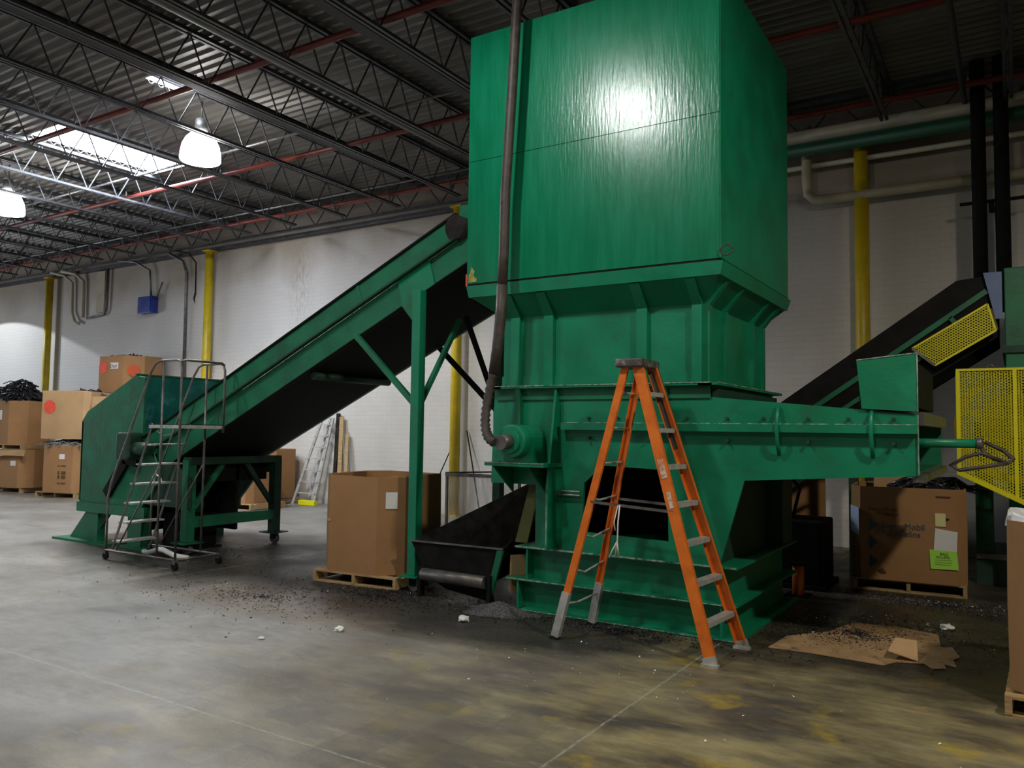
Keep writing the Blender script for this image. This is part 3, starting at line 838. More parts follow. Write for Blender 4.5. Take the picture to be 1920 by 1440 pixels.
# belt and underside pan
MB().prism([(-10.6, YN + 0.1, zm(-10.6) - 0.06), (-4.7, YN + 0.1, zm(-4.7) - 0.06), (-4.7, YN + 0.1, zm(-4.7) - 0.03), (-10.6, YN + 0.1, zm(-10.6) - 0.03)], (0, 1.42, 0)).build('belt', RUBBER, C)
MB().prism([(-9.9, YN + 0.1, zb(-9.9)), (-4.7, YN + 0.1, zb(-4.7)), (-4.7, YN + 0.1, zb(-4.7) + 0.02), (-9.9, YN + 0.1, zb(-9.9) + 0.02)], (0, 1.42, 0)).build('underside_pan', BLACK, C)
MB().cyl((-4.97, YN - 0.04, 3.86), (-4.97, YF, 3.86), 0.13, 22).build('head_pulley', RUBBER, C)
MB().box(-5.0, -4.67, YN + 0.08, YF, 3.86, 4.12).build('head_cover', GREEND, C)
MB().cyl((-7.2, YN + 0.15, zb(-7.2) - 0.05), (-7.2, YF - 0.1, zb(-7.2) - 0.05), 0.05, 12).build('return_roller', DKGREEN, C)
# tall legs near the press with braces and casters
def leg(x, y, zt_, zb_, w=0.11, m=GREEN, caster=True, ph=0.12):
    l = MB().box(x - w / 2, x + w / 2, y - w / 2, y + w / 2, zb_, zt_).build('leg', m, C, bevel=0.006)
    if caster:
        MB().box(x - ph, x + ph, y - ph, y + ph, zb_ - 0.015, zb_).build('foot_plate', m, l)
        MB().cyl((x + 0.02, y - 0.03, 0.075), (x + 0.02, y + 0.03, 0.075), 0.074, 18).build('caster_wheel', DULL, l)
        MB().box(x - 0.03, x + 0.05, y - 0.045, y - 0.036, 0.06, zb_ - 0.015).box(x - 0.03, x + 0.05, y + 0.036, y + 0.045, 0.06, zb_ - 0.015).build('caster_fork', BLACK, l)
leg(-5.46, YN, zb(-5.46) + 0.02, 0.17)
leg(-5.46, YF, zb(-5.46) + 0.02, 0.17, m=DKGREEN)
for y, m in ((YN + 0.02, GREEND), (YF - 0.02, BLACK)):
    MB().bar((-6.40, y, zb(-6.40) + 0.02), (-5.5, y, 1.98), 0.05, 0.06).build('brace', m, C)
MB().prism([(-5.72, YN - 0.01, zb(-5.72) + 0.01), (-5.50, YN - 0.01, zb(-5.5) + 0.01), (-5.50, YN - 0.01, 2.85)], (0, 0.02, 0)).build('leg_gusset', GREEND, C)
MB().bar((-5.46, YN + 0.05, 2.0), (-5.46, YN + 0.75, 3.0), 0.05, 0.05).build('brace', GREEND, C)
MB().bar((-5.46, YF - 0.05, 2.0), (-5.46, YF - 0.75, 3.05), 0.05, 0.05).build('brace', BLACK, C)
# lower carriage
leg(-9.42, 6.82, 1.27, 0.17, 0.13, GREEND, ph=0.15)
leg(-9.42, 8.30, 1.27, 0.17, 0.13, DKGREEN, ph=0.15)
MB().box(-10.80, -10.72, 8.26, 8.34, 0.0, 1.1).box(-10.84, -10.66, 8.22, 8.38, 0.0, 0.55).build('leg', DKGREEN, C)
MB().box(-9.48, -9.36, 6.88, 8.24, 0.36, 0.50).build('cross_beam', GREEND, C)
MB().box(-9.50, -9.34, 6.78, 8.34, 1.20, 1.30).build('cross_beam', DKGREEN, C)
MB().bar((-9.42, 6.9, 0.62), (-9.42, 7.35, 1.2), 0.05, 0.07).build('brace', GREEND, C)
MB().bar((-9.42, 8.22, 0.62), (-9.42, 7.75, 1.2), 0.05, 0.07).build('brace', DKGREEN, C)
MB().box(-10.7, -9.4, 8.2, 8.3, 1.05, 1.2).build('long_beam', DKGREEN, C)
MB().box(-10.5, -9.5, 7.0, 8.2, 0.95, 1.25).build('drive_pan', BLACK, C)
# feed hopper
fy0 = 6.72
FP = [(-11.86, 0.47), (-11.88, 1.77), (-11.74, 1.92), (-10.57, 2.43), (-10.35, 2.40), (-10.35, 1.55), (-9.95, 1.15), (-9.95, 0.95), (-10.3, 0.60), (-10.3, 0.47)]
MB().prism([(x, fy0, z) for x, z in FP], (0, 0.04, 0)).build('feed_hopper_side', GREEND, C)
MB().prism([(x, 8.36, z) for x, z in FP], (0, 0.04, 0)).build('feed_hopper_side', GREEND, C)
MB().prism([(-11.88, fy0, 0.60), (-11.88, fy0, 1.77), (-11.84, fy0, 1.77), (-11.84, fy0, 0.60)], (0, 1.68, 0)).build('feed_hopper_back', GREEND, C)
MB().prism([(-10.60, fy0 + 0.02, 2.44), (-10.56, fy0 + 0.02, 2.44), (-10.74, fy0 + 0.02, 1.6), (-10.78, fy0 + 0.02, 1.6)], (0, 1.64, 0)).build('deflector_plate', TEAL, C)
MB().bar((-10.56, fy0, 2.445), (-10.56, 8.4, 2.445), 0.05, 0.02).build('rim', GREEND, C)
MB().prism([(-11.8, fy0 + 0.05, 0.62), (-10.0, fy0 + 0.05, 0.98), (-10.0, fy0 + 0.05, 1.0), (-11.8, fy0 + 0.05, 0.64)], (0, 1.6, 0)).build('hopper_floor', BLACK, C)
MB().bar((-11.12, fy0 - 0.03, 0.72), (-10.68, fy0 - 0.03, 1.22), 0.05, 0.16).build('slot_guard', BLACK, C)
MB().bar((-10.72, fy0 - 0.03, 1.24), (-10.4, fy0 - 0.03, 1.20), 0.05, 0.12).build('slot_guard', BLACK, C)
MB().box(-11.88, -10.2, fy0 - 0.03, fy0 + 0.06, 0.44, 0.58).build('bottom_rail', GREEND, C)
MB().box(-10.62, -10.32, fy0 - 0.24, fy0, 1.24, 1.62).build('gearbox', DKGREEN, C, bevel=0.04)
MB().cyl((-10.3, fy0 - 0.12, 1.40), (-10.0, fy0 - 0.12, 1.40), 0.09, 16).build('motor', DKGREEN, C)
# conveyor tail side below the belt
MB().prism([(-10.35, YN + 0.02, 0.62), (-9.3, YN + 0.02, 0.62), (-9.3, YN + 0.02, 1.0), (-9.7, YN + 0.02, 1.25), (-10.35, YN + 0.02, 1.1)], (0, 0.03, 0)).build('tail_guard', DKGREEN, C)
MB().box(-10.6, -9.5, 7.65, 7.70, 0.25, 1.25).box(-10.75, -10.7, 7.0, 7.7, 0.2, 1.0).build('dark_infill_plate', BLACK, C)  # black sheets added to darken the open gap under the tail
# feet
MB().box(-11.62, -11.36, fy0, fy0 + 0.12, 0.03, 0.46).build('leg', GREEND, C)
MB().prism([(-12.15, fy0 + 0.04, 0.03), (-11.62, fy0 + 0.04, 0.03), (-11.62, fy0 + 0.04, 0.46), (-11.72, fy0 + 0.04, 0.46)], (0, 0.03, 0)).build('foot_gusset', GREEND, C)
MB().prism([(-11.36, fy0 + 0.04, 0.46), (-11.36, fy0 + 0.04, 0.20), (-11.1, fy0 + 0.04, 0.46)], (0, 0.03, 0)).build('foot_gusset', DKGREEN, C)
MB().box(-12.35, -10.95, fy0 - 0.12, fy0 + 0.22, 0.0, 0.03).build('foot_plate', GREEND, C)
MB().box(-10.62, -10.30, fy0, fy0 + 0.14, 0.03, 0.46).build('leg', GREEND, C)
MB().box(-10.75, -10.15, fy0 - 0.05, fy0 + 0.2, 0.0, 0.03).build('foot_plate', GREEND, C)
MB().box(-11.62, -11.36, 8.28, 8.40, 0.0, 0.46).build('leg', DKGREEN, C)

# made-up hydraulic unit added to darken the gap under the tail, and bits
t = thing('filler_hydraulic_unit', (-10.05, 7.3, 0), 'made-up dark hydraulic unit added to fill the gap under the conveyor tail', 'filler unit')
MB().box(-10.3, -9.75, 7.05, 7.55, 0.03, 0.50).build('tank', BLACK, t, bevel=0.02)
MB().cyl((-10.2, 7.3, 0.6), (-9.85, 7.3, 0.6), 0.1, 16).build('pump_motor', DKGREEN, t)
MB().box(-10.35, -9.7, 7.0, 7.6, 0, 0.03).build('skid', BLACK, t)
MB().tube([(-10.0, 7.2, 0.65), (-9.9, 7.0, 0.85), (-9.8, 6.95, 0.6), (-9.75, 6.98, 0.3), (-9.9, 7.05, 0.2)], 0.018, 8).build('hose', HOSE, t)
tag(MB().tube([(-9.95, 6.55, 0.03), (-9.7, 6.45, 0.05), (-9.55, 6.5, 0.1), (-9.35, 6.42, 0.12), (-9.15, 6.45, 0.06), (-9.0, 6.55, 0.03)], 0.035, 8).build('rag', WHITE), 'crumpled pale strip of plastic on the floor under the rolling stairs', 'scrap')

# ================================================================ ROLLING STAIRS
R_ = thing('rolling_stairs', (-9.2, 6.3, 0), 'grey tubular rolling stairs with handrails parked in front of the conveyor tail', 'rolling ladder')
ya, yb = 6.0, 6.62
xr, xm = -8.50, -8.86
PZ = 1.74
def rail(y, name, ground):
    # handrail: up from the base, sloping beside the treads, over the platform and down
    pts = [(-9.93, y, 0.12), (-9.93, y, 0.8), (-9.86, y, 1.0), (-9.12, y, 2.38), (-9.03, y, 2.49), (-8.93, y, 2.52), (-8.60, y, 2.52), (-8.53, y, 2.50), (-8.50, y, 2.42), (-8.50, y, 0.12 if ground else PZ - 0.1)]
    return MB().tube(pts, 0.015, 8).build(name, DULL, R_)
rail(ya, 'handrail', True)
rail(yb, 'handrail', False)
MB().tube([(-8.52, ya, 2.50), (-8.50, ya + 0.05, 2.52), (-8.50, yb - 0.05, 2.52), (-8.52, yb, 2.50)], 0.015, 8).build('guard_rail', DULL, R_)
for y in (ya, yb):
    MB().cyl((xm, y, 0.12), (xm, y, 2.52), 0.014, 8).build('post', DULL, R_)
    MB().tube([(-9.93, y, 0.12), (-8.50, y, 0.12)], 0.016, 8).build('base_tube', DULL, R_)
    MB().bar((-9.86, y + (0.04 if y == ya else -0.04), 0.12), (-9.1, y + (0.04 if y == ya else -0.04), PZ), 0.012, 0.035).build('stringer', DULL, R_)
    MB().cyl((-9.7, y, 0.14), (-8.86, y, 1.25), 0.01, 8).build('cross_brace', DULL, R_)
MB().tube([(-8.50, ya, 0.12), (-8.50, yb, 0.12)], 0.016, 8).build('base_tube', DULL, R_)
for k in range(7):
    z = 0.25 * (k + 1) - 0.01
    x = -9.86 + 0.112 * (k + 1) - 0.02
    if k < 6:
        MB().box(x - 0.10, x + 0.08, ya + 0.04, yb - 0.04, z - 0.02, z).build('tread', ALU, R_)
mb = MB()
mb.box(-9.12, -8.50, ya, yb, PZ - 0.008, PZ)
mb.box(-9.12, -8.50, ya, ya + 0.01, PZ - 0.05, PZ)
mb.box(-9.12, -8.50, yb - 0.01, yb, PZ - 0.05, PZ)
mb.box(-8.51, -8.50, ya, yb, PZ - 0.05, PZ)
mb.build('platform', ALU, R_)
for x, y in ((-9.93, ya), (-8.50, ya), (-9.93, yb), (-8.50, yb)):
    MB().cyl((x, y - 0.015, 0.05), (x, y + 0.015, 0.05), 0.05, 14).build('caster', BLACK, R_)
    MB().box(x - 0.02, x + 0.02, y - 0.02, y + 0.02, 0.07, 0.12).build('caster_stem', DULL, R_)
MB().tube([(-8.62, ya + 0.03, PZ - 0.05), (-8.7, ya + 0.03, PZ - 0.12), (-8.85, ya + 0.03, PZ - 0.14), (-9.0, ya + 0.03, PZ - 0.08)], 0.006, 6).build('safety_chain', STEEL, R_)
MB().tube([(-9.0, ya + 0.05, 1.0), (-9.08, ya + 0.05, 1.08), (-9.02, ya + 0.05, 1.13), (-8.92, ya + 0.05, 1.08), (-8.88, ya + 0.05, 1.02)], 0.009, 6).build('cord_loop', WHITE, R_)

# ================================================================ STEPLADDER
Lr = thing('stepladder', (-2.6, 6.2, 0), 'tall orange fibreglass stepladder with aluminium treads standing open before the press', 'stepladder')
def lerp(a, b, t): return tuple(a[i] + (b[i] - a[i]) * t for i in range(3))
FN, FNt = (-1.93, 5.86, 0.0), (-2.60, 6.02, 2.27)
FF, FFt = (-1.88, 6.50, 0.0), (-2.585, 6.30, 2.27)
BN, BNt = (-3.27, 5.90, 0.0), (-2.70, 6.02, 2.27)
BF, BFt = (-3.24, 6.52, 0.0), (-2.69, 6.30, 2.27)
def channel(a, b, wd, th, m, name, flip=1):
    """rail of C section: web faces sideways (Y), flanges at the two edges"""
    a, b = Vector(a), Vector(b)
    d = (b - a).normalized()
    yv = Vector((0, 1, 0))
    s = d.cross(yv).normalized()
    n = s.cross(d).normalized()
    if n.y < 0: n = -n
    mb = MB()
    mb.bar(a, b, wd, 0.006, n)
    for k in (-1, 1): mb.bar(a + s * k * (wd / 2 - 0.003) + n * flip * th / 2, b + s * k * (wd / 2 - 0.003) + n * flip * th / 2, 0.006, th, n)
    return mb.build(name, m, Lr)
channel(lerp(FN, FNt, 0.02), FNt, 0.088, 0.03, ORANGE, 'front_rail', 1)
channel(lerp(FF, FFt, 0.02), FFt, 0.088, 0.03, ORANGE, 'front_rail', -1)
for a, b, f in ((BN, BNt, 1), (BF, BFt, -1)):
    o_ = channel(lerp(a, b, 0.16), b, 0.062, 0.025, ORANGE, 'rear_rail', f)
    mb = MB()
    mb.bar(lerp(a, b, 0.01), lerp(a, b, 0.17), 0.05, 0.068, (1, 0, 0))
    lab(mb.build('rail_end', ALU, o_), 'bare aluminium lower end')
for a, b in ((FN, FNt), (FF, FFt)):
    MB().box(a[0] - 0.075, a[0] + 0.055, a[1] - 0.03, a[1] + 0.03, 0, 0.02).bar(a, lerp(a, b, 0.03), 0.03, 0.10, (1, 0, 0)).build('shoe', ALU, Lr)
for a, b in ((BN, BNt), (BF, BFt)):
    MB().box(a[0] - 0.04, a[0] + 0.04, a[1] - 0.03, a[1] + 0.03, 0, 0.018).build('shoe', RUBBER, Lr)
for k in range(1, 8):
    t_ = k * 0.292 / 2.27
    a, b = Vector(lerp(FN, FNt, t_)), Vector(lerp(FF, FFt, t_))
    mb = MB()
    mb.bar(a, b, 0.078, 0.006)
    mb.bar(a + Vector((0.036, 0, -0.017)), b + Vector((0.036, 0, -0.017)), 0.005, 0.032)
    mb.bar(a + Vector((-0.036, 0, -0.012)), b + Vector((-0.036, 0, -0.012)), 0.005, 0.022)
    mb.build('tread', ALU, Lr)
for k in range(1, 8):
    t_ = k * 0.292 / 2.27
    a, b = Vector(lerp(BN, BNt, t_)), Vector(lerp(BF, BFt, t_))
    sag = {1: 0.02, 2: 0.05, 3: 0.045, 4: 0.02}.get(k, 0.0)
    mm = (a + b) / 2 - Vector((0, 0.08, sag))
    MB().tube([a, lerp(a, mm, 0.5), mm, lerp(mm, b, 0.6), b], 0.009, 8).build('rear_crossbar', ALU, Lr)
t1 = MB().box(-2.775, -2.535, 5.97, 6.35, 2.25, 2.32).build('top_cap', mat('grey_plastic', (0.05, 0.045, 0.045), (0.09, 0.08, 0.08), 0.55, scale=20, dirt=(0.6, 0.6, 0.55), dscale=14, damt=0.7), Lr, bevel=0.012)
MB().bar(lerp(FF, FFt, 0.70), lerp(FF, FFt, 0.985), 0.006, 0.10, (0, 0, 1)).build('rail_shield', mat('dark_dirty_steel', (0.05, 0.045, 0.04), (0.09, 0.08, 0.07), 0.6), Lr)
for dz, (a, at, b, bt) in ((0, (BN, BNt, FN, FNt)), (0, (BF, BFt, FF, FFt))):
    p, q = Vector(lerp(a, at, 0.503)), Vector(lerp(b, bt, 0.487))
    MB().bar(p, q, 0.006, 0.022).build('spreader', DULL, Lr)
# paint spots and torn stickers on the near rail
def rail_pt(t_, off=0.0): 
    p = Vector(lerp(FN, FNt, t_))
    return p + Vector((off, -0.006, 0))
for t0, t1_, wd, nm in ((0.60, 0.665, 0.05, 'sticker'), (0.50, 0.555, 0.035, 'sticker')):
    MB().bar(rail_pt(t0), rail_pt(t1_), wd, 0.002, (0, -1, 0)).build(nm, mat('torn_sticker', (0.75, 0.70, 0.6), (0.6, 0.2, 0.08), 0.7, scale=35), Lr)
t = thing('tie_cord', (-2.63, 5.93, 1.1), 'frayed white cord hanging from the stepladder spreader', 'cord')
mb = MB()
mb.tube([(-2.70, 5.92, 1.135), (-2.705, 5.90, 1.0), (-2.71, 5.90, 0.85), (-2.73, 5.90, 0.72)], 0.0065, 6)
mb.tube([(-2.72, 5.93, 1.13), (-2.74, 5.90, 1.0), (-2.73, 5.90, 0.93)], 0.005, 6)
mb.tube([(-2.71, 5.90, 0.85), (-2.76, 5.90, 0.76), (-2.78, 5.90, 0.71)], 0.0055, 6)
mb.tube([(-2.71, 5.90, 0.84), (-2.70, 5.90, 0.74)], 0.0055, 6)
mb.build('strand', ROPE, t)

# ================================================================ PALLETS AND CARTONS
def pallet(cx, cy, w, d, rz, lb, z=0):
    t = thing('wooden_pallet', (cx, cy, z), lb, 'pallet', rz=rz)
    h = 0.13
    n = 7
    for i in range(n):
        x = -w / 2 + (i + 0.5) * w / n
        MB().box(-w / 2, w / 2, -d / 2 + i * (d - 0.09) / (n - 1), -d / 2 + 0.09 + i * (d - 0.09) / (n - 1), h - 0.018, h).build('deck_board', WOOD, t, local=True)
    for x in (-w / 2 + 0.02, 0, w / 2 - 0.02):
        MB().box(x - 0.02, x + 0.02, -d / 2, d / 2, 0.018, h - 0.018).build('stringer', WOOD, t, local=True)
    for y in (-d / 2 + 0.05, 0, d / 2 - 0.05):
        MB().box(-w / 2, w / 2, y - 0.045, y + 0.045, 0, 0.018).build('bottom_board', WOOD, t, local=True)
    return t
def carton(cx, cy, z, w, d, h, ch, rz, lb, m=CARD, sag=0.0, flaps=0, name='cardboard_carton'):
    t = thing(name, (cx, cy, z), lb, 'cardboard box', rz=rz)
    def octo(s, zz, o=0):
        a, b, c = w / 2 - o, d / 2 - o, ch
        p = [(-a + c, -b), (a - c, -b), (a, -b + c), (a, b - c), (a - c, b), (-a + c, b), (-a, b - c), (-a, -b + c)] if c > 0 else [(-a, -b), (a, -b), (a, b), (-a, b)]
        return [(x * s, y * s, zz) for x, y in p]
    mb = MB()
    mb.loft(octo(1, 0), octo(1.01, h * 0.5), True)
    mb.loft(octo(1.01, h * 0.5), octo(1.0, h))
    mb.loft(octo(1.0, h), octo(1.0, h, 0.014))
    mb.loft(octo(1.0, h, 0.014), octo(1.0, h * 0.55, 0.014), False, True)
    bmesh.ops.remove_doubles(mb.b, verts=mb.b.verts, dist=0.0005)
    if sag:
        for v in mb.b.verts:
            if v.co.z > h * 0.7: v.co.z += random.uniform(-sag, sag)
    mb.build('carton_body', m, t, local=True)
    return t
def front_label(t, x, z, w, h, d, m=PAPER, name='paper_label', lb='white paper label', side='f'):
    y = -d / 2 * 1.012 - 0.004
    mb = MB()
    if side == 'f': mb.box(x - w / 2, x + w / 2, y, y + 0.003, z, z + h)
    o = mb.build(name, m, t, local=True)
    if lb: o['label'] = lb
    return o

# --- big carton in front, left of the conveyor leg
pallet(-6.22, 7.15, 1.15, 1.15, 0.07, 'wooden pallet under the big plain brown carton beside the conveyor leg')
c = carton(-6.25, 7.15, 0.13, 1.10, 1.14, 1.07, 0.22, 0.07, 'big plain brown octagonal carton beside the tall green conveyor leg', sag=0.012)
def chamfer_label(t, w, d, ch, z, lw, lh, m, frac=0.5, name='paper_label', lb='white paper label', s=1):
    """label on the right front chamfer (s=1) or left front chamfer (s=-1)"""
    x0, y0, x1, y1 = s * (w / 2 - ch), -d / 2, s * w / 2, -d / 2 + ch
    cx, cy = x0 + (x1 - x0) * frac, y0 + (y1 - y0) * frac
    nx, ny = s * 0.7071, -0.7071
    tx, ty = 0.7071, s * 0.7071
    k = 0.012
    pts = [(cx * 1.01 + nx * k - tx * lw / 2, cy * 1.01 + ny * k - ty * lw / 2, z), (cx * 1.01 + nx * k + tx * lw / 2, cy * 1.01 + ny * k + ty * lw / 2, z)]
    pts += [(pts[1][0], pts[1][1], z + lh), (pts[0][0], pts[0][1], z + lh)]
    o = MB().prism(pts, (-nx * 0.003, -ny * 0.003, 0)).build(name, m, t, local=True)
    if lb: o['label'] = lb
    return o
chamfer_label(c, 1.10, 1.14, 0.22, 0.72, 0.13, 0.18, PAPER)
MB().box(-0.36, -0.30, -0.582, -0.576, 0.55, 0.58).build('torn_spot', CARDL, c, local=True)

# --- cartons at far left: lower row on pallets, upper row, one more behind
def scrap(name, cx, cy, z, rx, ry, rz_, n, r, m, lb, cat, seed):
    random.seed(seed)
    mb = MB()
    for k in range(n):
        a = random.uniform(0, 2 * PI)
        q = math.sqrt(random.random())
        x, y = cx + q * rx * math.cos(a), cy + q * ry * math.sin(a)
        hz = z + rz_ * max(0, 1 - q * q) * random.uniform(0.5, 1)
        l = random.uniform(0.08, 0.28)
        a2 = random.uniform(0, 2 * PI)
        dx, dy = l * math.cos(a2), l * math.sin(a2)
        mb.tube([(x - dx, y - dy, hz - random.uniform(0, 0.08)), (x - dx * 0.3, y - dy * 0.3, hz + random.uniform(0, 0.06)), (x + dx * 0.4, y + dy * 0.4, hz + random.uniform(-0.02, 0.05)), (x + dx, y + dy, hz - random.uniform(0, 0.1))], r * random.uniform(0.6, 1.3), 5)
    # the body of the heap
    bmesh.ops.create_uvsphere(mb.b, u_segments=20, v_segments=10, radius=1, matrix=Matrix.Translation((cx, cy, z - 0.02)) @ Matrix.Diagonal((rx * 0.95, ry * 0.95, rz_ * 0.75, 1)))
    o = mb.build(name, m)
    return tag(o, lb, cat, kind='stuff')
def place_stack():
    # lower left
    pallet(-21.7, 10.85, 1.35, 1.2, 0.15, 'wooden pallet under the carton at the lower far left')
    b = carton(-21.6, 10.75, 0.13, 1.5, 1.2, 0.93, 0.25, 0.25, 'lower far left carton with torn drooping top edge and a small label', CARD, sag=0.03)
    front_label(b, 0.35, 0.55, 0.17, 0.12, 1.2)
    mb = MB().prism([(-0.5, -0.63, 0.92), (0.75, -0.63, 0.95), (0.75, -0.66, 0.80), (0.1, -0.68, 0.80), (-0.25, -0.70, 0.70), (-0.5, -0.64, 0.88)], (0, 0.01, 0))
    mb.build('torn_flap', CARDL, b, local=True)
    # second lower
    pallet(-19.2, 10.8, 1.25, 1.2, 0.2, 'wooden pallet with broken slats under the carton beside the feed hopper')
    d_ = carton(-19.1, 10.75, 0.13, 1.35, 1.25, 1.10, 0.30, 0.35, 'lower carton with printed columns and a small label beside the green feed hopper', CARD, sag=0.02)
    front_label(d_, 0.1, 0.78, 0.15, 0.12, 1.25)
    for z in (0.62, 0.48, 0.44, 0.38, 0.34, 0.22):
        MB().box(0.0, 0.06, -0.640, -0.637, z, z + 0.02).box(0.1, 0.22, -0.640, -0.637, z, z + 0.02).build('printed_mark', INKBR, d_, local=True)
    # loose grey strapping between the tiers
    scrap('loose_strapping', -19.1, 10.75, 1.25, 0.8, 0.62, 0.10, 120, 0.012, GREYBAND, 'grey tangle of loose strapping lying on the carton beside the feed hopper', 'strapping', 3)
    # upper left with black hoses
    a = carton(-22.1, 10.8, 1.20, 1.5, 1.2, 1.10, 0.3, 0.2, 'upper far left carton heaped with black hoses', CARD, sag=0.02)
    front_label(a, 0.12, 0.62, 0.2, 0.24, 1.2)
    chamfer_label(a, 1.5, 1.2, 0.3, 0.45, 0.2, 0.3, PAPERB, 0.5, 'paper_label', 'bluish label', -1)
    pallet(-21.75, 10.8, 1.3, 1.15, 0.2, 'crushed pallet between the two cartons at the far left', 1.07)
    scrap('black_hose_heap', -22.15, 10.8, 2.32, 0.70, 0.52, 0.52, 420, 0.018, SCRAP, 'heap of tangled black hoses on top of the upper far left carton', 'hoses', 4)
    # upper middle with red disc
    c_ = carton(-19.15, 10.8, 1.38, 1.35, 1.2, 1.12, 0.12, 0.35, 'upper carton with a big pink-red sprayed disc on its left face', CARDL, sag=0.02)
    def disc(t, x, z, r, d, m=REDM):
        y = -d / 2 * 1.012 - 0.004
        MB().cyl((x, y, z), (x, y + 0.004, z), r, 24).build('sprayed_disc', m, t, local=True)['label'] = 'red sprayed disc'
    disc(c_, -0.35, 0.75, 0.16, 1.2)
    scrap('black_scrap_heap', -19.0, 10.9, 2.45, 0.45, 0.42, 0.12, 60, 0.014, SCRAP, 'few black plastic scraps sticking out of the carton with the pink-red disc', 'plastic scraps', 5)
    # tallest behind
    pallet(-19.7, 12.42, 1.25, 1.15, 0.0, 'pallet under the tall carton stack behind the feed hopper')
    carton(-19.7, 12.42, 0.13, 1.3, 1.2, 1.15, 0.25, 0.0, 'lowest carton of the rear stack behind the feed hopper', CARD)
    carton(-19.7, 12.42, 1.28, 1.3, 1.2, 1.1, 0.25, 0.0, 'middle carton of the rear stack behind the feed hopper', CARD)
    e = carton(-19.7, 12.40, 2.40, 1.55, 1.25, 1.10, 0.35, 0.15, 'topmost carton of the rear stack with two red discs and a white label', CARD, sag=0.02)
    disc(e, -0.28, 0.80, 0.15, 1.25)
    front_label(e, 0.12, 0.76, 0.28, 0.16, 1.25)
    text('lettering', 'Dud', INK, e, facing((-0.02, -0.641, 0.79)), 0.13)
    chd = MB().cyl((0.615 + 0.012, -0.465 - 0.012, 0.72), (0.605, -0.455, 0.72), 0.15, 24).build('sprayed_disc', mat('orange_red_spray', (0.55, 0.08, 0.02), None, 0.6), e, local=True)
    chd['label'] = 'orange red disc'
    scrap('black_scrap_heap', -19.7, 12.4, 3.46, 0.6, 0.45, 0.1, 50, 0.014, SCRAP, 'black plastic scraps poking out of the topmost rear carton', 'plastic scraps', 6)
    f = carton(-17.85, 10.95, 0.0, 0.8, 0.8, 2.38, 0.0, 0.2, 'pale tall carton just showing above the slope of the feed hopper', CARDL)
place_stack()

# --- cartons behind the conveyor
pallet(-13.95, 11.55, 1.25, 0.98, 0.05, 'pale pallet under the printed carton seen below the conveyor')
g_ = carton(-13.95, 11.55, 0.13, 1.08, 0.9, 0.80, 0.12, 0.05, 'carton with a faded oval print seen between the conveyor legs', CARD)
MB().cyl((0.05, -0.464, 0.58), (0.05, -0.459, 0.58), 0.1, 24).build('oval_print', INKBR, g_, local=True)
g_.children[-1].scale = (2.2, 1, 1)
MB().box(-0.35, 0.35, -0.463, -0.459, 0.28, 0.295).build('print_line', INKBR, g_, local=True)
pallet(-14.5, 12.60, 1.0, 0.95, 0.0, 'pale pallet under the plain tall carton behind the conveyor legs')
carton(-14.42, 12.60, 0.13, 0.9, 0.85, 1.10, 0.15, 0.0, 'plain tall carton behind the conveyor right leg', CARD)

# --- printed carton on pallet at the right
rz = 0.08
pallet(-1.07, 10.35, 1.12, 1.1, rz, 'dusty pallet under the printed carton at the right')
e = carton(-1.07, 10.33, 0.13, 1.14, 1.12, 1.02, 0.10, rz, 'carton printed with blue lettering and diamonds standing on a pallet right of the press')
yy = -1.12 / 2 * 1.012 - 0.006
text('lettering', 'ExxonMobil', INKBR, e, facing((-0.39, yy, 0.755)), 0.062)
text('lettering', 'Chemical', INKBR, e, facing((-0.24, yy, 0.705)), 0.04)
text('lettering', 'ExxonMobil', INKB, e, facing((-0.26, yy, 0.57)), 0.09, 0.0012)
text('lettering', 'Polyolefins', INKB, e, facing((-0.26, yy, 0.49)), 0.09, 0.0012)
MB().box(0.28, 0.42, yy, yy + 0.002, 0.93, 0.945).build('printed_mark', INKBR, e, local=True)
for z in (0.60, 0.41, 0.20):
    MB().prism([(-0.38, yy, z + 0.08), (-0.30, yy, z), (-0.38, yy, z - 0.08)], (0, 0.002, 0)).build('printed_diamond', INKB, e, local=True)
MB().prism([(-0.30, yy, 0.10), (-0.25, yy, 0.13), (-0.21, yy, 0.08), (-0.26, yy, 0.07)], (0, 0.002, 0)).build('printed_mark', INKBR, e, local=True)
o = MB().box(0.27, 0.37, yy, yy + 0.003, 0.62, 0.76).build('paper_label', CREAMP, e, local=True); o['label'] = 'small cream label'
MB().prism([(0.37, yy, 0.72), (0.41, yy, 0.70), (0.37, yy, 0.68)], (0, 0.002, 0)).build('printed_mark', INK, e, local=True)
o = MB().prism([(0.27, yy - 0.002, 0.60), (0.48, yy - 0.002, 0.57), (0.47, yy - 0.002, 0.36), (0.25, yy - 0.002, 0.36)], (0, 0.003, 0)).build('paper_sheet', PAPER, e, local=True); o['label'] = 'white paper sheet'
o2 = MB().prism([(0.21, yy - 0.004, 0.37), (0.47, yy - 0.004, 0.365), (0.485, yy - 0.004, 0.17), (0.22, yy - 0.004, 0.165)], (0, 0.003, 0)).build('paper_sign', LIME, e, local=True); o2['label'] = 'lime green paper sign'
text('lettering', 'BAD', INK, o2, facing((0.31, yy - 0.0055, 0.315)), 0.04)
text('lettering', 'PELLETS', INK, o2, facing((0.275, yy - 0.0055, 0.282)), 0.036)
for z in (0.262, 0.238, 0.215):
    MB().box(0.26, 0.42, yy - 0.0055, yy - 0.0045, z, z + 0.003).build('printed_line', INK, o2, local=True)
MB().box(-0.60, -0.575, yy + 0.08, yy + 0.083, 0.05, 0.06).build('printed_mark', INKBR, e, local=True)
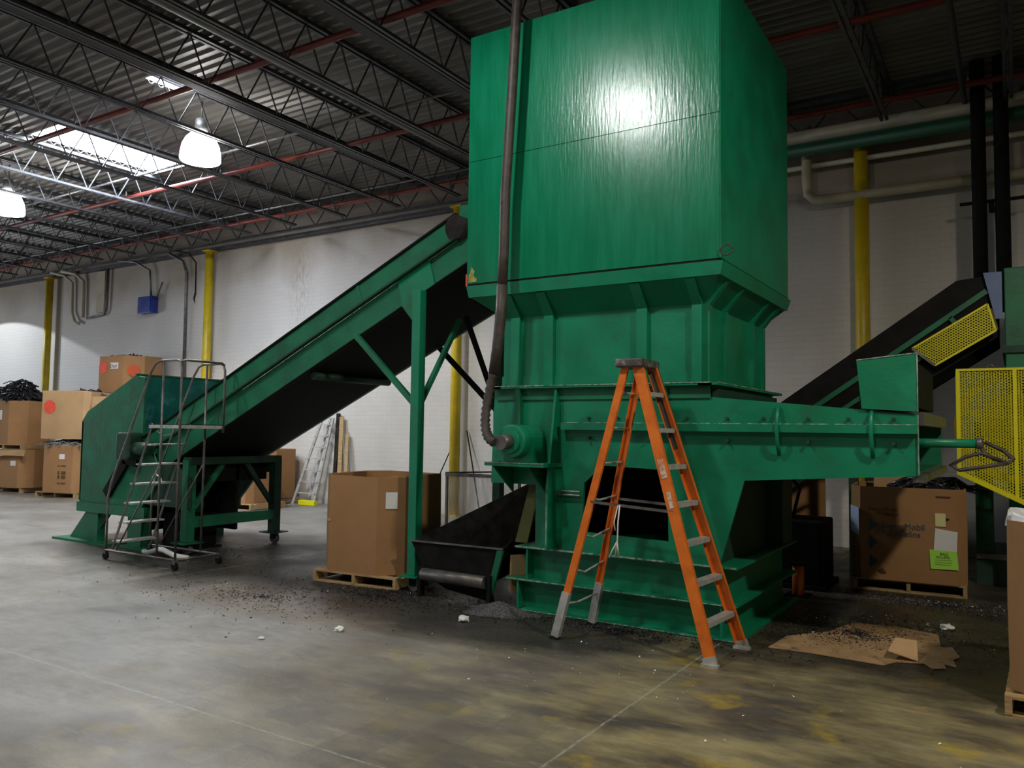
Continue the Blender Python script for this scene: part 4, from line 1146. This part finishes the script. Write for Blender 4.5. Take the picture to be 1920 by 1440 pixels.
o = MB().prism([(-0.575, -0.47, 0.80), (-0.483, -0.575, 0.78), (-0.483, -0.575, 0.47), (-0.575, -0.47, 0.52)], (-0.004, -0.004, 0)).build('paper_sheet', PAPERB, e, local=True); o['label'] = 'bluish white paper sheet'
MB().box(-0.38, 0.03, 0.3, 0.31, 0.9, 1.16).build('upright_flap', CARDL, e, local=True)
random.seed(12)
scrap('black_bag', -0.85, 10.3, 1.12, 0.32, 0.35, 0.13, 50, 0.02, SCRAP, 'black plastic sacks bulging out of the printed carton', 'plastic sacks', 9)
# dim carton far behind under the ram
carton(-2.85, 12.2, 0.0, 1.0, 0.9, 1.15, 0.15, 0.2, 'dim carton in the dark behind the press under the ram housing', CARD)

t = thing('filler_power_unit', (-2.5, 9.6, 0), 'made-up dark power unit added to fill the shaded gap behind the press base', 'filler unit')  # added dark shape standing in for shade on the wall behind
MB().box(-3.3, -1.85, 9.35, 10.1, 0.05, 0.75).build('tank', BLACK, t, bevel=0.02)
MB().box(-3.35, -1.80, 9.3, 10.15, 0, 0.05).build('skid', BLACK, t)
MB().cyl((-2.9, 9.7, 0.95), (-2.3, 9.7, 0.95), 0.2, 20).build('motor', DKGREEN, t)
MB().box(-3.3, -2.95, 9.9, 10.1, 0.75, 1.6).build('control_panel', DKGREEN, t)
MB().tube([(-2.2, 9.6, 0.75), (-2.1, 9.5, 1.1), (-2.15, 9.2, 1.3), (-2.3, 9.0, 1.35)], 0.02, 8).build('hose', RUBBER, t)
# --- tall carton at the right edge
pallet(0.50, 6.42, 1.15, 1.1, -0.03, 'pallet under the tall carton at the right edge')
q = carton(0.52, 6.42, 0.13, 1.14, 1.10, 1.06, 0.18, -0.03, 'tall brown carton with a plastic liner at the right edge of the photo', CARD)
mb = MB()
random.seed(5)
ring1, ring2, ring3 = [], [], []
for k in range(40):
    a = 2 * PI * k / 40
    ca, sa = math.cos(a), math.sin(a)
    sc = 1 / max(abs(ca), abs(sa), (abs(ca) + abs(sa)) / 1.62)
    r0 = 0.585 * sc
    ring1.append((r0 * ca, r0 * 0.965 * sa, 0.99 + random.uniform(-0.03, 0.03)))
    ring2.append((r0 * ca * 0.985, r0 * 0.96 * sa * 0.985, 1.075 + random.uniform(-0.01, 0.025)))
    ring3.append((r0 * ca * 0.8, r0 * 0.96 * sa * 0.8, 1.0 + random.uniform(-0.03, 0.06)))
mb.loft(ring1, ring2)
mb.loft(ring2, ring3, False, True)
bmesh.ops.remove_doubles(mb.b, verts=mb.b.verts, dist=0.0005)
lab(mb.build('plastic_liner', PLASTIC, q, local=True), 'milky plastic liner folded over the rim')

# ================================================================ PARTS BIN (steel trough under the press bearing)
B = thing('steel_trough', (-4.9, 7.4, 0), 'black steel trough with a roller standing between conveyor leg and press', 'trough')
P0, P1 = (-5.39, 6.60, 0.55), (-4.25, 6.60, 0.56)
b0, b1 = (-5.20, 6.63, 0.20), (-4.42, 6.63, 0.20)
K0, K1 = (-4.98, 8.25, 1.10), (-4.42, 7.9, 1.10)
MB().prism([P0, P1, b1, b0], (0, 0.012, 0)).build('front_panel', BLACK, B)
lab(MB().bar((-5.39, 6.595, 0.555), (-4.24, 6.595, 0.565), 0.03, 0.014).build('front_rim', DULL, B), 'worn bright front rim')
MB().prism([(-5.39, 6.61, 0.55), (-5.20, 6.63, 0.20), (-4.8, 8.2, 0.45), (-4.95, 8.2, 1.08)], (0.012, 0, 0)).build('side_panel', RUBBER, B)
MB().prism([(-4.25, 6.61, 0.56), (-4.42, 6.63, 0.20), (-4.36, 8.2, 0.45), (-4.36, 8.2, 1.08)], (-0.012, 0, 0)).build('side_panel', BLACK, B)
MB().prism([(-5.20, 6.63, 0.21), (-4.42, 6.63, 0.21), (-4.36, 8.2, 0.50), (-4.85, 8.2, 0.50)], (0, 0, 0.01)).build('trough_floor', RUBBER, B)
MB().prism([(-4.95, 8.2, 1.08), (-4.36, 8.2, 1.08), (-4.36, 8.2, 0.45), (-4.85, 8.2, 0.45)], (0, 0.012, 0)).build('rear_panel', RUBBER, B)
lab(MB().prism([(-4.22, 6.78, 0.62), (-4.08, 6.78, 0.62), (-3.98, 6.85, 1.19), (-4.10, 6.85, 1.19)], (0, 0.02, 0.0)).build('chute_board', OLIVE, B), 'olive stained board')
lab(MB().prism([(-4.30, 6.575, 0.55), (-4.42, 6.59, 0.12), (-4.36, 6.59, 0.12), (-4.23, 6.575, 0.55)], (0, 0.03, 0)).build('corner_strap', GREEND, B), 'green corner strap')
lab(MB().cyl((-5.20, 6.56, 0.235), (-4.42, 6.56, 0.23), 0.062, 20).build('roller', DULL, B), 'grey steel roller')
for x in (-5.24, -4.38):
    MB().box(x - 0.02, x + 0.02, 6.55, 6.62, 0.0, 0.30).build('leg', BLACK, B)
MB().box(-4.95, -4.91, 8.15, 8.19, 0.0, 0.5).build('leg', BLACK, B)
MB().box(-4.40, -4.36, 8.15, 8.19, 0.0, 0.5).build('leg', BLACK, B)
mb = MB().prism([(-5.2, 6.66, 0.19), (-4.42, 6.66, 0.19), (-4.40, 6.70, 0.01), (-5.0, 6.70, 0.08)], (0, 0.01, 0))
mb.build('lower_apron', BLACK, B)
tag(MB().prism([(-4.22, 6.70, 0.50), (-4.08, 6.9, 0.50), (-4.12, 6.9, 0.12), (-4.25, 6.72, 0.14)], (0.012, 0.0, 0)).build('cardboard_scrap', CARDL), 'strip of cardboard wedged between the trough and the press base', 'cardboard')
# plastic sheet hanging behind on a wooden rail
t = thing('plastic_screen', (-5.6, 8.6, 0), 'milky clear plastic sheet hanging from a grey rail behind the trough', 'screen')
MB().bar((-6.42, 8.55, 1.13), (-5.25, 8.55, 1.13), 0.03, 0.045).build('rail', DULL, t)
MB().bar((-6.42, 8.55, 1.15), (-5.8, 9.6, 1.15), 0.03, 0.02).build('rail', DULL, t)
mb = MB()
n = 40
for k in range(n):
    x0_, x1_ = -6.42 + 1.17 * k / n, -6.42 + 1.17 * (k + 1) / n
    y0_, y1_ = 8.56 + 0.02 * math.sin(k * 0.9), 8.56 + 0.02 * math.sin((k + 1) * 0.9)
    mb.quad((x0_, y0_, 0.45), (x1_, y1_, 0.45), (x1_, y1_, 1.12), (x0_, y0_, 1.12))
bmesh.ops.remove_doubles(mb.b, verts=mb.b.verts, dist=0.0005)
mb.build('sheet', SHEET, t)
for x in (-6.40, -5.27): MB().box(x - 0.015, x + 0.015, 8.54, 8.57, 0, 1.11).build('post', DULL, t)

# ================================================================ THINGS LEANING ON THE BACK WALL
t = thing('wall_ladder', (-13.3, 12.8, 0), 'aluminium stepladder folded and leaning on the back wall behind the big carton', 'ladder')
A0, A1 = (-13.85, 12.72, 0.0), (-13.28, 13.02, 1.95)
B0, B1 = (-13.28, 12.80, 0.0), (-12.98, 13.05, 1.95)
MB().bar(A0, A1, 0.03, 0.07, (1, 0, 0)).build('side_rail', ALU, t)
MB().bar(B0, B1, 0.03, 0.07, (1, 0, 0)).build('side_rail', ALU, t)
MB().bar((-13.55, 12.9, 0.0), (-13.12, 13.1, 1.95), 0.025, 0.05, (1, 0, 0)).build('rear_rail', ALU, t)
for k in range(1, 8): MB().bar(lerp(A0, A1, k / 7.6), lerp(B0, B1, k / 7.6), 0.08, 0.02).build('rung', ALU, t)
tag(MB().bar((-13.55, 12.66, 0.06), (-13.05, 12.66, 0.06), 0.1, 0.1).build('wheel_chock', YELG), 'yellow block on the floor at the foot of the aluminium ladder', 'chock')
tag(MB().bar((-12.62, 12.9, 0.0), (-12.78, 13.12, 1.98), 0.02, 0.12, (1, 0, 0)).build('wood_plank', WOOD), 'pale wood plank leaning on the wall right of the aluminium ladder', 'plank')
tag(MB().bar((-12.42, 12.9, 0.0), (-12.60, 13.12, 1.60), 0.02, 0.09, (1, 0, 0)).build('wood_plank', WOOD), 'shorter wood plank leaning beside the taller one', 'plank')
tag(MB().bar((-12.82, 12.95, 0.0), (-12.92, 13.15, 2.05), 0.03, 0.10, (1, 0, 0)).build('wood_plank', RUBBER), 'dark board leaning between the ladder and the pale plank', 'plank')
tag(MB().cyl((-8.75, 12.8, 0.0), (-9.36, 13.15, 1.70), 0.014, 8).build('pole', BLACK), 'thin black pole leaning on the wall right of the yellow column', 'pole')
tag(MB().cyl((-10.15, 12.75, 0.0), (-9.72, 13.12, 1.35), 0.012, 8).build('pole', BLACK), 'thin black rod leaning left of the yellow column', 'pole')
t = thing('dustpan', (-9.95, 12.75, 0), 'white dustpan lying on the floor at the foot of the thin rod', 'dustpan')
MB().prism([(-10.1, 12.5, 0.0), (-9.8, 12.5, 0.0), (-9.8, 12.8, 0.0), (-10.1, 12.8, 0.0)], (0, 0, 0.012)).build('pan', WHITE, t)
MB().prism([(-10.1, 12.79, 0.012), (-9.8, 12.79, 0.012), (-9.8, 12.81, 0.1), (-10.1, 12.81, 0.1)], (0, 0.01, 0)).build('lip', WHITE, t)

# ================================================================ SECOND MACHINE AT THE RIGHT
C2 = thing('inclined_conveyor', (-1.2, 11.2, 0), 'second dark inclined conveyor with green rails behind the ram housing', 'conveyor')
def z2(x): return 2.11 + 0.70 * (x + 2.57)
MB().prism([(-4.2, 10.5, z2(-4.2)), (-0.55, 10.5, z2(-0.55)), (-0.30, 10.5, 3.55), (-0.15, 10.5, 3.5), (-0.15, 10.5, 2.85), (-4.0, 10.5, z2(-4.0) - 0.85)], (0, 0.04, 0)).build('side_panel', BLACK, C2)
MB().prism([(-4.2, 11.9, z2(-4.2)), (-0.55, 11.9, z2(-0.55)), (-0.15, 11.9, 3.5), (-0.15, 11.9, 2.85), (-4.0, 11.9, z2(-4.0) - 0.85)], (0, 0.04, 0)).build('side_panel', BLACK, C2)
MB().prism([(-4.2, 10.54, z2(-4.2) - 0.2), (-0.4, 10.54, z2(-0.55) - 0.2), (-0.4, 10.54, z2(-0.55) - 0.23), (-4.2, 10.54, z2(-4.2) - 0.23)], (0, 1.36, 0)).build('belt', RUBBER, C2)
MB().prism([(-4.2, 10.54, z2(-4.2) - 0.8), (-0.4, 10.54, z2(-0.55) - 0.8), (-0.4, 10.54, z2(-0.55) - 0.83), (-4.2, 10.54, z2(-4.2) - 0.83)], (0, 1.36, 0)).build('underside_pan', BLACK, C2)
MB().bar((-3.6, 10.47, z2(-3.6) - 0.36), (-0.25, 10.47, z2(-0.25) - 0.36), 0.03, 0.06).build('side_rail', GREEND, C2)
MB().bar((-3.4, 10.47, z2(-3.4) - 0.62), (-0.9, 10.47, z2(-0.9) - 0.62), 0.03, 0.05).build('side_rail', GREEND, C2)
for x in (-2.2, -1.45, -0.62): MB().bar((x, 10.47, z2(x) - 0.38), (x + 0.14, 10.47, z2(x) - 0.56), 0.03, 0.05).build('rung', GREEND, C2)
lab(MB().prism([(-0.28, 10.44, 3.58), (-0.10, 10.44, 3.58), (-0.10, 10.44, 3.05), (-0.17, 10.44, 3.05)], (0, 0.04, 0)).build('chute_corner', PALEBLUE, C2), 'blue corner plate')
for y in (10.6, 11.85): MB().box(-3.65, -3.55, y - 0.05, y + 0.05, 0, z2(-3.6) - 0.8).build('leg', DKGREEN, C2)
for y in (10.6, 11.85): MB().box(-1.75, -1.65, y - 0.05, y + 0.05, 0, z2(-1.7) - 0.8).build('leg', DKGREEN, C2)
MB().bar((-3.55, 10.6, 0.3), (-1.8, 10.6, 1.5), 0.05, 0.05).build('brace', DKGREEN, C2)
# slanted screen guard
G2 = thing('mesh_guard', (-0.6, 10.3, 2.6), 'slanting yellow perforated guard on the side of the second conveyor', 'machine guard')
p0, p1, p2, p3 = Vector((-1.00, 10.30, 2.735)), Vector((-0.24, 10.30, 3.20)), Vector((-0.165, 10.30, 2.90)), Vector((-0.77, 10.30, 2.53))
poly = [(0, 0), (p1.x - p0.x, p1.z - p0.z), (p2.x - p0.x, p2.z - p0.z), (p3.x - p0.x, p3.z - p0.z)]
lattice(MB(), poly, p0, (1, 0, 0), (0, 0, 1), 0.026, 0.55, 0.009, 0.004).build('mesh_screen', YELG, G2)
lab(MB().bar(p0, p3, 0.03, 0.03).build('frame_bar', DULL, G2), 'bare metal lower edge')
MB().bar(p0, p1, 0.02, 0.02).build('frame_bar', YELG, G2)
MB().bar(p1, p2, 0.02, 0.02).build('frame_bar', YELG, G2)
MB().bar(p2, p3, 0.02, 0.02).build('frame_bar', YELG, G2)
MB().prism([(-0.95, 10.34, 2.70), (-0.2, 10.34, 3.16), (-0.14, 10.34, 2.92), (-0.74, 10.34, 2.56)], (0, 0.02, 0)).build('backing', mat('dark_olive', (0.10, 0.09, 0.01), None, 0.7), G2)
# green press body
M2 = thing('shredder', (0.9, 11.4, 0), 'second green machine body cut by the right edge behind the yellow guard', 'shredder')
MB().box(-0.08, 2.6, 10.45, 12.4, 0.35, 3.62).build('body', GREEND, M2, bevel=0.01)
MB().box(-0.11, 2.63, 10.41, 12.43, 2.66, 2.74).build('band', DKGREEN, M2)
MB().box(-0.42, 2.6, 10.95, 12.3, 0.0, 0.35).build('base', DKGREEN, M2)
MB().box(-0.42, -0.24, 10.97, 11.15, 0.35, 1.9).build('post', GREEND, M2)
lab(MB().box(-0.42, 0.2, 10.92, 10.95, 0.30, 0.36).build('base_edge', DULL, M2), 'worn bright edge')
fc = (0.03, 10.30, 1.84)
mb = MB()
for (ra, rb) in ((0.62, 0.54), (0.36, 0.0)):
    n = 40
    o_ = [(fc[0] + ra * math.cos(2 * PI * k / n), 10.28, fc[2] + ra * math.sin(2 * PI * k / n)) for k in range(n)]
    if rb:
        i_ = [(fc[0] + rb * math.cos(2 * PI * k / n), 10.28, fc[2] + rb * math.sin(2 * PI * k / n)) for k in range(n)]
        o2_ = [(x, 10.36, z) for x, y, z in o_]
        i2_ = [(x, 10.36, z) for x, y, z in i_]
        mb.loft(o_, i_); mb.loft(o2_, i2_); mb.loft(o_, o2_); mb.loft(i_, i2_)
    else:
        mb.cyl((fc[0], 10.26, fc[2]), (fc[0], 10.38, fc[2]), ra, 32)
        mb.cyl((fc[0], 10.20, fc[2]), (fc[0], 10.27, fc[2]), 0.12, 24)
for k in range(5):
    a = 2 * PI * k / 5 + 0.3
    mb.bar((fc[0] + 0.3 * math.cos(a), 10.32, fc[2] + 0.3 * math.sin(a)), (fc[0] + 0.57 * math.cos(a), 10.32, fc[2] + 0.57 * math.sin(a)), 0.05, 0.06, (0, 1, 0))
mb.build('flywheel', YEL, M2)
# flywheel guard with expanded metal
G = thing('flywheel_guard', (-0.1, 10.0, 1.1), 'bright yellow expanded-metal guard in front of the flywheel at the right edge', 'machine guard')
gx0, gx1, gx2 = -0.545, 0.0, 0.55
gt = 2.435
gb0, gb1, gb2 = 1.335, 1.045, 0.80
gy = 10.0
lattice(MB(), [(gx0, gb0), (gx1, gb1), (gx1, gt), (gx0, gt)], (0, gy, 0), (1, 0, 0), (0, 0, 1), 0.026, 0.55, 0.009, 0.004).build('mesh_panel', YELG, G)
lattice(MB(), [(gx1, gb1), (gx2, gb2), (gx2, gt), (gx1, gt)], (0, gy, 0), (1, 0, 0), (0, 0, 1), 0.026, 0.55, 0.009, 0.004).build('mesh_panel', YELG, G)
for x, zb_ in ((gx0 + 0.015, gb0), (gx1, gb1), (gx2, gb2)): MB().box(x - 0.018, x + 0.018, gy - 0.02, gy + 0.02, zb_, gt).build('frame_bar', YELG, G)
MB().box(gx0, gx2, gy - 0.02, gy + 0.02, gt, gt + 0.025).build('frame_bar', YELG, G)
MB().bar((gx0, gy, gb0), (gx2, gy, gb2), 0.06, 0.05).build('frame_bar', YELG, G)
MB().box(gx0, gx0 + 0.01, gy, gy + 0.45, gb0, gt).build('side_plate', YEL, G)
MB().box(gx0, gx2, gy, gy + 0.45, gt, gt + 0.01).build('top_plate', YEL, G)
MB().prism([(gx0, gy, gb0), (gx2, gy, gb2), (gx2, gy + 0.45, gb2), (gx0, gy + 0.45, gb0)], (0, 0, 0.01)).build('bottom_plate', YEL, G)
rg = [(-0.22 + 0.03 * math.cos(a), 10.1, gt + 0.04 + 0.03 * math.sin(a)) for a in [2 * PI * k / 12 for k in range(13)]]
MB().tube(rg, 0.007, 6).build('lifting_ring', DULL, G)

# ================================================================ FLOOR CLUTTER
# flattened cardboard with a folded flap
cb = thing('flattened_cardboard', (-1.0, 7.2, 0), 'torn dirty sheet of cardboard lying flat on the floor right of the stepladder', 'cardboard')
pts = [(-1.72, 6.64), (-1.40, 6.66), (-0.87, 6.63), (-0.80, 6.78), (-0.62, 6.86), (-0.55, 6.74), (-0.47, 6.80), (-0.49, 6.92), (-0.41, 6.90), (-0.44, 7.10), (-0.40, 7.20), (-0.47, 7.50), (-0.55, 7.46), (-0.60, 7.90), (-0.95, 8.02), (-1.30, 7.93), (-1.42, 7.45), (-1.68, 7.1)]
pts = [(x, y + 0.0) for x, y in pts]
MB().prism([(x, y, 0.004) for x, y in pts], (0, 0, 0.006)).build('sheet', CARDD, cb)
lab(MB().prism([(-0.86, 6.80, 0.075), (-0.84, 7.06, 0.12), (-0.69, 7.10, 0.11), (-0.66, 6.86, 0.014)], (0.0, 0.0, 0.006)).build('folded_flap', CARDL, cb), 'clean pale folded flap')
for x, y, s, lb in ((-4.24, 5.95, 0.07, 'crumpled white scrap on the floor left of the ladder foot'), (-4.9, 5.06, 0.05, 'white scrap of paper on the open floor below the big carton'), (-5.22, 4.51, 0.03, 'tiny white scrap nearest the middle of the open floor'), (-0.55, 8.2, 0.07, 'white plastic scrap behind the flattened cardboard')):
    mb = MB()
    random.seed(int(s * 1000) + int(x * 10))
    bmesh.ops.create_icosphere(mb.b, subdivisions=2, radius=s)
    for v in mb.b.verts:
        v.co *= random.uniform(0.6, 1.1)
        v.co.z = max(0, v.co.z * 0.5 + s * 0.3)
        v.co += Vector((x, y, 0))
    tag(mb.build('litter_scrap', WHITE), lb, 'litter')
# loose pellets: uncountable
def flakes(name, areas, n, smin, smax, m, lb, cat, seed):
    random.seed(seed)
    mb = MB()
    for k in range(n):
        cx, cy, rx, ry, pile = random.choice(areas)
        q = abs(random.gauss(0, 0.5))
        a = random.uniform(0, 2 * PI)
        x, y = cx + q * rx * math.cos(a), cy + q * ry * math.sin(a)
        s = random.uniform(smin, smax)
        z = max(0, pile * (1 - q * q * 1.5)) * random.uniform(0.85, 1.05)
        v = [mb.b.verts.new((x + random.uniform(-s, s), y + random.uniform(-s, s), z + random.uniform(0, s))) for _ in range(4)]
        for f in ((0, 1, 2), (0, 2, 3), (0, 3, 1), (1, 3, 2)): mb.b.faces.new([v[i] for i in f])
    return tag(mb.build(name, m), lb, cat, kind='stuff')
flakes('black_flakes', [(-4.2, 6.5, 0.8, 0.45, 0), (-5.6, 6.6, 1.4, 0.7, 0), (-0.9, 7.8, 1.3, 1.0, 0), (-3.0, 6.45, 1.6, 0.3, 0), (-1.3, 7.2, 0.6, 0.5, 0.0), (-6.5, 5.6, 2.2, 1.2, 0), (-0.6, 9.3, 1.4, 0.6, 0), (-9.5, 7, 1.6, 1, 0), (-1.2, 7.5, 0.7, 0.6, 0.008), (-5.6, 6.3, 1.2, 0.5, 0)], 16000, 0.005, 0.016, SCRAP, 'black plastic flakes strewn over the floor round the press', 'plastic flakes', 21)
flakes('grey_flakes', [(-4.15, 6.55, 0.5, 0.3, 0.0), (-0.9, 7.8, 1.4, 1.0, 0), (-1.0, 9.4, 1.4, 0.5, 0)], 3500, 0.005, 0.013, GREYBAND, 'grey plastic flakes mixed among the black ones', 'plastic flakes', 22)
flakes('white_flakes', [(-0.9, 7.8, 1.6, 1.2, 0), (-0.5, 9.4, 1.2, 0.6, 0), (-2.5, 5.5, 3, 1.6, 0)], 260, 0.005, 0.014, WHITE, 'white plastic flakes sprinkled over the dark floor', 'plastic flakes', 23)
# mound of pellets beside the trough
mb = MB()
n, m_ = 48, 16
random.seed(8)
rings = []
for j in range(m_ + 1):
    rr = j / m_
    rings.append([mb.b.verts.new((-4.16 + rr * (0.40 + 0.06 * math.sin(5 * 2 * PI * k / n)) * math.cos(2 * PI * k / n), 6.44 + rr * (0.24 + 0.04 * math.cos(3 * 2 * PI * k / n)) * math.sin(2 * PI * k / n), max(0.002, 0.10 * (1 - rr) ** 1.3 + random.uniform(0, 0.012) * (1 - rr)))) for k in range(n)])
for A, Bq in zip(rings, rings[1:]):
    for k in range(n): mb.b.faces.new((A[k], A[(k + 1) % n], Bq[(k + 1) % n], Bq[k]))
tag(mb.build('pellet_mound', mat('dark_pellets', (0.015, 0.015, 0.017), (0.16, 0.16, 0.17), 0.5, scale=70, bump=0.8, bscale=90)), 'low mound of dark pellets between the trough and the press base', 'pellets', kind='stuff')
